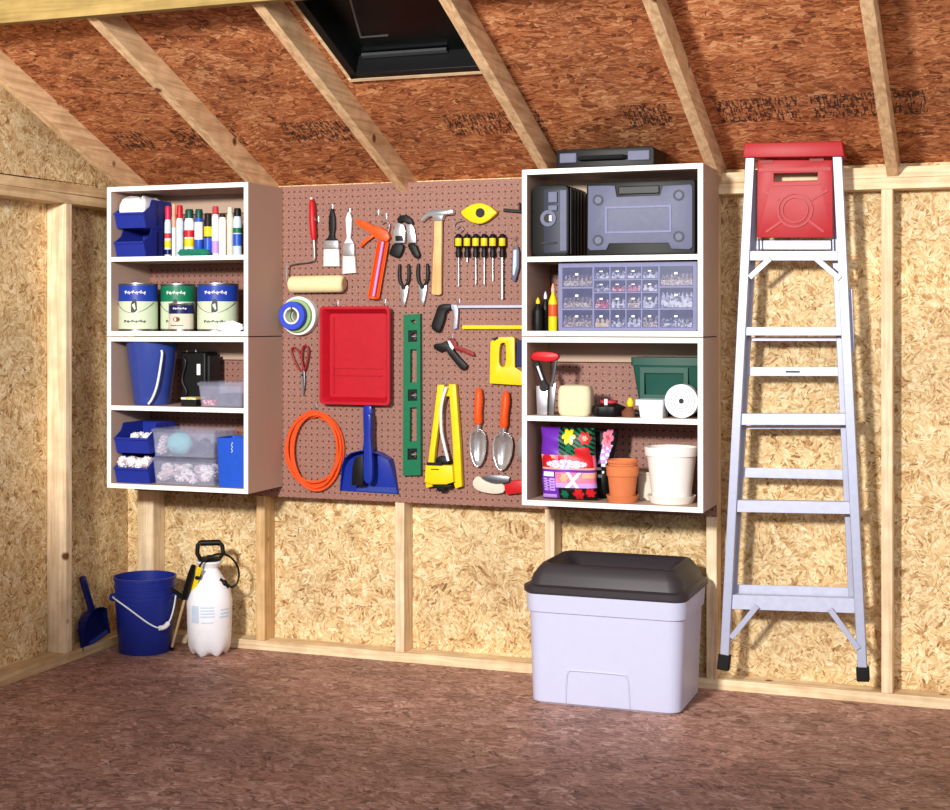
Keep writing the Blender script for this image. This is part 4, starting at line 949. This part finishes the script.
# sprinkler
t=T('lawn_sprinkler','yellow oscillating lawn sprinkler with a curved white tube','sprinkler',446,488)
obj('leg',MB('yellow').plate(PO([(439.5,384.5),(446,384.5),(444,400),(440.5,425),(437,450),(434.6,486),(428,487.5),(427.6,484),(431.5,450),(436,415)]),-.040,-.012,bev=.003),t)
obj('leg',MB('yellow').plate(PO([(450.5,384),(457.5,384),(459.5,410),(462,445),(463.8,486),(457.3,488),(456,484),(455,450),(452.8,415)]),-.040,-.012,bev=.003),t)
obj('top_bar',MB('yellow').plate(PO([(442.5,386.5),(455,386),(455.3,396),(446,396.3)]),-.034,-.014,bev=.002),t)
obj('motor_housing',MB('yellow').plate(PO([(429.5,464),(456,464.5),(457.5,481),(450,483.5),(436,483.5),(428.3,481)]),-.060,-.012,bev=.005),t)
obj('dial_stripe',MB('black').box(P(431,462)[0],P(446,462)[0],-.064,-.0603,P(440,465.6,-.06)[1],P(440,462.6,-.06)[1]).box(P(435,469)[0],P(443,469)[0],-.062,-.0603,P(440,470,-.06)[1],P(440,469,-.06)[1]),t,bev=.0008)
obj('spray_tube',MB('pleather').tube(spline([V3(446.5,387,-.05),V3(443,398,-.05),V3(441,411,-.05),V3(441.3,430,-.05),V3(444,444,-.05),V3(448.3,461,-.05)],6),.0058,10),t)
obj('end_cap',MB('black').plate(PO([(437,458.5),(440,456),(446,457),(450,460),(449.5,463.5),(436.5,463.5)],-.04),-.052,-.018,bev=.003),t)
obj('hose_inlet',MB('black').plate(PO([(435.5,484),(455,484),(452,488),(448,487.5),(447,491),(441,491),(440,487.5),(436,488)]),-.048,-.014,bev=.003),t)
hook(444.5,383.5,'hook above the yellow lawn sprinkler')
# trowels
def trowel(dx,dy,w,label,tilt=0):
    t=T('garden_trowel',label,'trowel',479+dx,468+dy,'garden trowels')
    q=lambda a,b:V3(a+dx+(428-b)*tilt,b+dy,-.03)
    obj('handle',MB('orange').tube([q(478.8,388),q(478.8,390),q(478.9,398),q(478.2,412),q(478.2,421),q(478.5,424.5)],[.006,.0125,.0165,.015,.0165,.011],16),t)
    obj('shank',MB('steel').tube([q(478.5,424.6),q(478,432)],[.009,.008],12),t)
    pts=[(0,428),(.42,429.5),(.85,434),(1,441),(.95,452),(.7,460),(.35,465.5),(0,467.6)]
    c0=478.0
    loops=[]
    for s,yy in ((1,-.030),):
        nu=12; vs=[];fs=[]
        for r_,(hw,py) in enumerate(pts):
            for i in range(nu+1):
                u=-1+2*i/nu; p=at(c0+dx+u*hw*w+(428-py)*tilt,py+dy,-.03); vs.append((p.x,-.014-.018*(1-0)+.018*(u*u)*hw*.0+(-.0+.02*(1-u*u)*hw),p.z))
        for r_ in range(len(pts)-1):
            for i in range(nu): a=r_*(nu+1)+i; fs.append((a,a+1,a+nu+2,a+nu+1))
    obj('blade',MB('chrome').add(vs,fs),t,solid=.0018)
trowel(0,0,8.7,'left garden trowel with an orange-red handle and narrower blade')
trowel(25.5,3.3,10.4,'right garden trowel with an orange-red handle and wider blade',.05)
t=T('garden_tool','sliver of a small steel garden tool peeking out beside the right cabinet','garden tool',519,461)
obj('blade',MB('chrome').plate([P(517.5,441),P(521,437),(1.74,P(520,437)[1]),(1.75,P(520,462)[1]),P(519,461),P(517,451)],-.022,-.012,bev=.002),t)
# folding saw
t=T('pruning_saw','folding pruning saw with a red end, lying low on the board','folding saw',495,494)
obj('grip',MB('bone').plate(chaikin(PO([(472.8,483),(476,477),(480,475.5),(484,480),(494,484),(505.5,483.5),(506,492),(497,494),(485,492.5),(476,489)]),1),-.030,-.012,bev=.003),t)
obj('blade',MB('dsteel').plate(PO([(482.5,476.5),(491,475),(502,475.2),(510,477),(509,482),(500,484),(491,483),(484,479.5)]),-.024,-.014,bev=.001),t)
obj('end_grip',MB('red').plate(PO([(505,484.5),(511,482.5),(514,480),(521,480)])+[(1.73,P(520,480)[1]),(1.73,P(520,492)[1])]+PO([(515,493.5),(508,494.5),(505.5,490)]),-.031,-.011,bev=.003),t)
# orange cord
m=MB('cord'); pts=[]
rnd=random.Random(11)
for k in range(7):
    ox,oy=rnd.uniform(-3,3),rnd.uniform(-1.0,2.5); rx,ry=26.5+rnd.uniform(-4.5,2.5),40.5+rnd.uniform(-7,2); yy=-.018-.008*(k%3)
    for i in range(28):
        a=2*PI*i/28+PI/2; f=(i/28)
        pts.append((315+ox*math.sin(a/2)**2+rx*math.cos(a)-2.0*math.sin(a)*0, 449+oy-ry*math.sin(a),yy-.004*math.sin(a*2)))
pts=[at(a,b,Y) for a,b,Y in pts]
m.tube(spline(pts,2),.0053,7)
single('extension_cord',m,'coiled orange extension cord hanging left of the dustpan','cord',(at(315,449,YP).x,YP,at(315,492,YP).z))
hook(316,407,'hook holding the orange extension cord')
# dustpans
def dustpan(TM,label,grp,mats=('panblue','navy')):
    """local: x across, z up along the handle, -y out of the pan; width 1 unit = metres"""
    o=TM@Vector((0,0,0)); t=thing('dustpan',label,'dustpan',tuple(o),grp)
    nm=lambda m:MB(m,TM)
    obj('pan_back',nm(mats[0]).plate([(-.088,.135),(-.105,.10),(-.125,0),(.125,0),(.105,.10),(.098,.135),(.055,.158),(.02,.165),(-.02,.165),(-.06,.155)],-.004,0,bev=.001),t)
    r=nm(mats[0])
    ed=[(-.125,0),(-.108,.10),(-.090,.135),(-.06,.157),(-.02,.168),(.02,.168),(.055,.160),(.098,.137),(.108,.10),(.125,0)]
    hts=[.012,.035,.05,.055,.055,.055,.055,.05,.035,.012]
    for i in range(len(ed)-1):
        (a,b),(c,d)=ed[i],ed[i+1]; h0_,h1_=hts[i],hts[i+1]; w=.003
        dx,dz=c-a,d-b; L=math.hypot(dx,dz); nx,nz=-dz/L*w,dx/L*w
        r.add([(a,-.003,b),(c,-.003,d),(c,-h1_,d),(a,-h0_,b),(a-nx,-.003,b-nz),(c-nx,-.003,d-nz),(c-nx,-h1_,d-nz),(a-nx,-h0_,b-nz)],[(0,1,2,3),(7,6,5,4),(0,4,5,1),(1,5,6,2),(2,6,7,3),(3,7,4,0)])
    obj('pan_rim',r,t,smooth=False)
    obj('lip_shine',nm('bucketblue').add([(-.06,-.0045,.004),(.118,-.0045,.004),(.114,-.0045,.026),(-.045,-.0045,.022)],[(0,1,2,3)]),t)  # flat patch of lighter blue, painted shine along the bottom lip
    obj('handle',nm(mats[0]).plate(chaikin([(-.022,.160),(.026,.160),(.018,.20),(.020,.28),(.020,.335),(.010,.345),(-.010,.345),(-.020,.335),(-.018,.28),(-.014,.20)],1),-.040,-.018,bev=.006),t)
    return t
A=at(369.5,492.5,-.012); sc=1.0
TM=Matrix.Translation((A.x,YP-.001,A.z))@Matrix.Rotation(math.radians(1.0),4,'Y')
dustpan(TM,'blue dustpan hanging on the board with a brush clipped in it','blue dustpans')
t=thing('hand_brush','blue hand brush with black bristles clipped in the hanging dustpan','hand brush',(A.x,-.05,A.z+.03))
obj('handle',MB('panblue',TM).plate(chaikin([(.002,.045),(.036,.04),(.040,.10),(.034,.17),(.028,.23),(.030,.30),(.018,.318),(.006,.30),(.008,.22),(.000,.16),(-.002,.10)],1),-.068,-.046,bev=.005),t)
obj('bristles',MB('black',TM).plate([(-.052,.03),(-.003,.035),(-.004,.15),(-.040,.14),(-.050,.10)],-.062,-.012,bev=.003),t)
# dustpan on the floor leaning on the left wall
b0=at(100,640,-.035,0)
ex=Vector((.0,.995,0.0)).normalized()
u=Vector((-.19,-.17,.97)).normalized(); ex=(ex-u*ex.dot(u)).normalized(); ny=u.cross(ex); 
if ny.x>0: pass
R3=Matrix((ex,ny,u)).transposed().to_4x4()
TM=Matrix.Translation((-.010,-.262,.040))@R3@Matrix.Scale(.80,4)
dustpan(TM,'dark blue dustpan on the floor leaning in the shaded corner behind the bucket','blue dustpans',('navy','navy'))
# ------------------------------------------------------------------ bucket
c=at(145,650.5,0,2); cx,cy=c.x,c.y
cy=min(cy,-.16)
t=thing('bucket','large dark blue bucket standing on the floor in the corner','bucket',(cx,cy,0))
hB=Z(145,576,cy)+.0; rT=RAD(31,cx,cy); rB=rT*.83
hB=.345; KB=.302/.345
prof=[(rB*.97,.0),(rB,.005),(rB+(rT-rB)*.7,.245),(rB+(rT-rB)*.72,.25),(rT*.975,.251),(rT*.975,.262),(rT*.94,.264),(rT*.95,.295),(rT*.985,.297),(rT*.985,.306),(rT*.955,.308),(rT*.965,hB-.014),(rT,hB-.013),(rT,hB),(rT*.95,hB),(rT*.80,.01),(0,.008)]; prof=[(a_,b_*KB) for a_,b_ in prof]
obj('bucket_body',MB('blue').lathe(cx,cy,prof,64),t)
av=math.atan2(CAM.y-cy,CAM.x-cx)   # towards the viewer side
ca,sa=math.cos(av),math.sin(av); rgt=Vector((-sa,ca,0)); out=Vector((ca,sa,0)); C0=Vector((cx,cy,0))
def ring_pt(al,z,r): return C0+out*(math.cos(al)*r)+rgt*(math.sin(al)*r)+Vector((0,0,z))
w=MB('pleather'); L=[]
for i in range(25):
    s=i/24; al=-1.5+2.75*s; L.append(ring_pt(al,.225-.115*math.sin(PI*s**2.3),rT*(1.0+.02)))
w.tube(L,.0032,8); obj('wire_handle',w,t)
gp=L[17:21]; obj('grip',MB('whiteplas').tube(gp,.010,12),t)
for al in (-1.5,1.35): obj('handle_ear',MB('blue').ball(tuple(ring_pt(al,.222,rT*.99)),.017,seg=8),t)
# ------------------------------------------------------------------ sprayer
c=at(209.5,653.5,0,2); cx,cy=c.x,c.y; sT=(1460.54/((c-CAM).dot(FW)))
r=22.4/sT
zz=lambda py:(653.5-py)/sT
t=thing('pump_sprayer','white translucent pump sprayer with a black hose and pump handle','sprayer',(cx,cy,0))
prof=[(r*.72,0.0),(r*.84,.012),(r*.93,.035),(r*.97,.08),(r*.99,.15),(r*1.0,zz(607)),(r*1.01,zz(600)),(r*.985,zz(597)),(r*.94,zz(591)),(r*.78,zz(583)),(r*.56,zz(575)),(r*.40,zz(569.5)),(r*.37,zz(567.5))]
obj('tank',MB('tank').lathe(cx,cy,prof,80,fn=lambda rr,z,a:(rr*(1-.10*max(0,1-z/.07)*(.5+.5*math.cos(6*a))),z+.012*max(0,1-z/.03)*(.5+.5*math.cos(6*a)))),t)
obj('funnel_collar',MB('whiteplas').lathe(cx,cy,[(r*.38,zz(567.3)),(r*.45,zz(565)),(r*.58,zz(562)),(r*.58,zz(560.5))],40),t)
ag=math.atan2(CAM.y-cy,CAM.x-cx); out=Vector((math.cos(ag),math.sin(ag),0)); rgt=Vector((-math.sin(ag),math.cos(ag),0)); C0=Vector((cx,cy,0))
def sp_(dx,py,f=0): return C0+rgt*(dx/sT)+out*f+Vector((0,0,zz(py)))
lb=MB('ltlabel')
for ra,rb,pa,pb in ((-.85,-.48,602,619),(-.40,.22,603,604.5),(-.40,.22,606,607.5),(-.40,.22,609,610.5),(-.40,.22,612,613.5),(-.36,.18,618,619),(.5,1.0,606,607.5),(.5,1.0,609.5,611),(.45,.95,613,614.5)):
    n_=8; vs=[];
    for j in (pa,pb):
        for i in range(n_+1): al=ra+(rb-ra)*i/n_; vs.append(C0+out*(math.cos(al)*r*1.012)+rgt*(math.sin(al)*r*1.012)+Vector((0,0,zz(j))))
    lb.add(vs,[(i,i+1,i+n_+2,i+n_+1) for i in range(n_)])
obj('printed_label',lb,t)
ph=MB('black'); ph.lathe(cx,cy,[(r*.5,zz(560.3)),(r*.52,zz(558)),(r*.3,zz(556.5)),(r*.1,zz(556.4)),(r*.1,zz(555))],24)
obj('pump_base',ph,t)
H=MB('black'); H.tube([sp_(-9,559),sp_(-12,553),sp_(-11.5,545),sp_(-10,542.5),sp_(10,542.5),sp_(12.5,546),sp_(13.5,553),sp_(10,559),sp_(-9,559)],.009,10); H.tube([sp_(-9,542.8),sp_(10,542.8)],.012,12); obj('pump_handle',H,t)
hs=MB('black'); hs.tube(spline([sp_(-11,571,.05),sp_(-9,562,.07),sp_(-2,555,.075),sp_(8,552,.06),sp_(18,554.5,.04),sp_(26,563,.03),sp_(29,574,.02),sp_(27,583,.02),sp_(22.5,586.5,.025),sp_(19,585,.03)],7),.0042,8); obj('hose',hs,t)
cp=MB('black').ball(tuple(sp_(-11.5,573.5,.055)),.016,seg=8).ball(tuple(sp_(14.5,582,.035)),.013,seg=8).bar(sp_(10,578,.04),sp_(19,586,.03),.012,.012); obj('hose_fitting',cp,t)
t=thing('spray_wand','black-gripped spray wand leaning between the bucket and the sprayer','spray wand',tuple(at(171.5,652,0,2)))
fp=at(171.5,651,0,2)+Vector((0,0,.008)); tp_=sp_(-15.5,562,.085); 
def wd(f,o=0): return fp+(tp_-fp)*f+rgt*o
obj('wand_tube',MB('tan').tube([wd(0.02),wd(.6)],.0055,10),t)
obj('nozzle',MB('black').tube([fp,wd(.03)],[.011,.011],12),t)
obj('grip',MB('black').tube([wd(.62),wd(.70),wd(.9),wd(1.0)],[.012,.015,.014,.010],12),t)
obj('trigger',MB('black').tube([wd(.62,-.005),wd(.70,-.045),wd(.74,-.06)],[.010,.009,.006],8),t)
obj('yellow_tag',MB('yellow').bar(wd(.66,.024),wd(.98,.026),.020,.006,up=tuple(out)),t,bev=.002)
# ------------------------------------------------------------------ tote
t0=(1.80,-.33)
x0,x1=1.847,2.405; y0,y1=-.345,-.012
XB0,XB1,YB0,YB1=at(530,697,-.395).x,at(679,712,-.395).x,-.395,-.045
XT0,XT1,YT0,YT1=at(523.5,600,-.42).x,at(684,600,-.42).x,-.42,-.022
t=thing('storage_tote','big pale lavender storage tote with a black lid on the floor','storage tote',((XB0+XB1)/2,-.19,0))
zr_=.403
def tl(f,z,r=.05,i=0):
    return rrect(XB0+(XT0-XB0)*f+i,XB1+(XT1-XB1)*f-i,YB0+(YT0-YB0)*f+i,YB1+(YT1-YB1)*f-i,z,r,6)
obj('tote_body',MB('tote').loft([tl(0,0,.04,.008),tl(.03,.008,.045),tl(.62,.318,.055),tl(.66,.322,.055,-.006),tl(.9,zr_,.055,-.006),tl(.9,zr_,.055,.004),tl(.5,.20,.05,.006),tl(.05,.012,.04,.006)]),t)
ap=MB('tote'); 
def fr(x,z): # point on the front face
    f=z/.318*.62; return (x,YB0+(YT0-YB0)*f-.0015,z)
ar=[fr(XB0+.13,.012),fr(XB0+.135,.10),fr(XB0+.142,.118),fr(XB0+.155,.125),fr(XB0+.33,.125),fr(XB0+.345,.118),fr(XB0+.352,.10),fr(XB0+.357,.012)]
ap.tube(spline(ar,4),.0032,6); obj('front_molding',ap,t)
ldd=[]
def ll(i,z,r,iy=None,dz=None):
    iy=i if iy is None else iy
    L=rrect(XT0-.004+i,XT1+.004-i,YT0-.004+iy,YT1+.006-iy,z,r,6)
    if dz: L=[(x,y,zz+dz(x,y)) for x,y,zz in L]
    return L
ym=(YT0+YT1)/2
def notch(x,y):
    k=max(0,1-abs(y-ym)/.105); s=max(0,(XT0+.16-x)/.1) if x<XT0+.16 else 0
    return -.07*min(1,k*2.2)*min(1,s)
LM=MB('lid').loft([ll(.004,zr_-.022,.05),ll(-.006,zr_-.012,.055),ll(-.006,zr_+.006,.055),ll(.012,zr_+.012,.05),ll(.022,zr_+.042,.045),ll(.045,zr_+.072,.04,.034,notch),ll(.052,zr_+.080,.04,.044,notch),ll(.062,zr_+.080,.035,.056,notch),ll(.078,zr_+.070,.03,.075,lambda x,y:notch(x,y)*.8),ll(.11,zr_+.038,.02,.098)])
obj('lid',LM,t)
# ------------------------------------------------------------------ ladder
YL=-.095; YR=-.035
t=thing('step_ladder','aluminium step ladder with a red top, hung folded against the wall','ladder',(2.70,-.05,at(795,675,-.06).z))
def L3(px,py,Y=YL): return at(px,py,Y)
rails=[((750.7,156),(725,655)),((837.5,156),(862.6,668))]
for (a,b) in rails: obj('front_rail',MB('alu').bar(L3(*a),L3(*b),.031,.026),t,bev=.002)
for (a,b) in (((757.5,170),(733.5,600)),((831.5,170),(852,604))): obj('rear_rail',MB('alu').bar(L3(*a,YR),L3(*b,YR),.02,.022),t,bev=.002)
def lx(px_top,px_bot,y,y0,y1): return px_top+(px_bot-px_top)*(y-y0)/(y1-y0)
def rl(py): return lx(750.7,725,py,156,655),lx(837.5,862.6,py,156,668)
def step(pyt,pyb,Y=YL,dp=.06,mat='alugrey',name='step',tilt=0):
    l,r_=rl((pyt+pyb)/2); l+=3.4; r_-=3.6
    a=L3(l,(pyt+pyb)/2-tilt,Y); b=L3(r_,(pyt+pyb)/2+tilt,Y); zt_=L3(790,pyt,Y).z; zb_=L3(790,pyb,Y).z; h=zt_-zb_
    m=MB(mat)
    m.bar(Vector((a.x,Y,a.z)),Vector((b.x,Y,b.z)),.004,h,up=(0,0,1)) if False else m.add([(a.x,Y-.003,a.z-h/2),(b.x,Y-.003,b.z-h/2),(b.x,Y+.002,b.z-h/2),(a.x,Y+.002,a.z-h/2),(a.x,Y-.003,a.z+h/2),(b.x,Y-.003,b.z+h/2),(b.x,Y+.002,b.z+h/2),(a.x,Y+.002,a.z+h/2)],[(0,3,2,1),(4,5,6,7),(0,1,5,4),(1,2,6,5),(2,3,7,6),(3,0,4,7)])
    m.add([(a.x,Y+.0021,a.z+h/2-.004),(b.x,Y+.0021,b.z+h/2-.004),(b.x,Y+dp-.03,b.z+h/2-.004),(a.x,Y+dp-.03,a.z+h/2-.004),(a.x,Y+.0021,a.z+h/2),(b.x,Y+.0021,b.z+h/2),(b.x,Y+dp-.03,b.z+h/2),(a.x,Y+dp-.03,a.z+h/2)],[(0,3,2,1),(4,5,6,7),(0,1,5,4),(1,2,6,5),(2,3,7,6),(3,0,4,7)])
    return obj(name,m,t,bev=.001)
step(251,260.5); step(327,335.5); step(413.5,425); step(501,513,tilt=1); step(596.5,611,tilt=2)
for a,b,tl_ in ((240.5,249.5,0),(337.5,341,0),(367,376,0),(426,429,0),(468.5,478.5,1.2),(586,597.5,1.8)):
    step(a,b,YR-.004,.035,name='rear_rung',tilt=tl_)
for pts in (((770,258.5),(749.5,277.5)),((816,258.5),(840,279)),((757,606),(731,638)),((829.5,609),(858.5,649))): obj('brace',MB('alu').bar(L3(*pts[0],YL-.0165),L3(*pts[1],YL-.0165),.019,.006),t,bev=.001)
obj('spreader',MB('alu').bar(L3(850.5,289,YL+.02),L3(853,352,YL+.02),.010,.008),t)
for a in ((725,654,723.3,669.5),(862.6,666.5,863.3,681)): obj('foot',MB('rubber').bar(L3(a[0],a[1],YL),L3(a[2],a[3],YL),.042,.034),t,bev=.004)
o=PO([(744.8,143.5),(842,141.5),(844.5,156.5),(743.5,157.8)],YL-.02)
obj('top_cap',MB('ladred').plate(o,YL-.03,YR+.01,bev=.004),t)
sh=obj('pail_shelf',MB('ladred').plate([PO([(757.5,160),(832.5,160),(833,237.5),(756.8,237.5)],YL+.014),PO([(774,173.5),(817.5,172.5),(817.5,180.5),(774,181.5)],YL+.014)],YL+.012,YL+.026,bev=.003),t)
k=MB('ladred'); c0=P(795,210,YL+.01); k.ring(c0,.062,.055,YL+.007,YL+.0118).ring(c0,.046,.041,YL+.007,YL+.0118)
for a,b in (((766,232),(782,221)),((824,232),(809,221)),((762,190),(779,200)),((828,190),(811,200))): k.bar(L3(*a,YL+.010),L3(*b,YL+.010),.008,.004)
k.bar(L3(759,170,YL+.010),L3(831,169,YL+.010),.012,.004); k.bar(L3(772,185,YL+.010),L3(820,184,YL+.010),.007,.004)
obj('molded_ring',k,sh)
for a_,b_ in ((763,776),(812,826)): obj('slot',MB('dkred').box(P(a_,1)[0],P(b_,1)[0],YL+.009,YL+.0118,P(790,164.5)[1],P(790,161.5)[1]),sh)
k=MB('dsteel')
for px in (759,831.5): k.tube([L3(px,238,YL+.02),L3(px+.3,252,YL+.02)],.0035,6)
obj('shelf_arm',k,sh)
obj('print_mark',MB('dgrey').box(L3(786,371,YR).x,L3(800,371,YR).x,YR-.0083,YR-.0072,L3(790,372.5,YR).z,L3(790,370.8,YR).z),t)
lm=MB('dsteel').tube([(2.66,-.0005,1.80),(2.66,-.03,1.80),(2.66,-.032,1.815)],.004,8); single('wall_hook',lm,'steel hook on the top plate behind the ladder','hook')
# ------------------------------------------------------------------ light
def area(name,loc,tgt,size,e,col):
    l=bpy.data.lights.new(name,'AREA'); l.shape='DISK'; l.size=size; l.energy=e; l.color=col
    o=bpy.data.objects.new(name,l); COL.objects.link(o); o.location=loc
    o.rotation_euler=(Vector(tgt)-Vector(loc)).to_track_quat('-Z','Y').to_euler(); return o
l=bpy.data.lights.new('main_light','SPOT'); l.energy=1480; l.color=(1,.965,.91); l.spot_size=math.radians(64); l.spot_blend=.22; l.shadow_soft_size=.22
o=bpy.data.objects.new('main_light',l); COL.objects.link(o); o.location=(1.55,-5.4,2.35)
o.rotation_euler=(Vector((1.8,0,2.62))-Vector(o.location)).to_track_quat('-Z','Y').to_euler()
area('fill_light',(4.6,-4.8,2.6),(1.2,0,1.0),2.2,72,(.95,.96,1))
w=bpy.data.worlds.new('world'); SC.world=w; w.use_nodes=True
w.node_tree.nodes['Background'].inputs[0].default_value=(.90,.93,1,1); w.node_tree.nodes['Background'].inputs[1].default_value=.33
# ------------------------------------------------------------------ camera
cd=bpy.data.cameras.new('camera'); co=bpy.data.objects.new('camera',cd); COL.objects.link(co); SC.camera=co
co.location=CAM; co.rotation_euler=(PI/2,0,TH); cd.sensor_fit='HORIZONTAL'; cd.sensor_width=36; cd.lens=36*FPX/950
cd.shift_y=-(405-YH)/950; cd.clip_start=.05
vs=SC.view_settings; vs.view_transform='Standard'; vs.look='None'; vs.gamma=1; vs.use_curve_mapping=False; vs.exposure=0
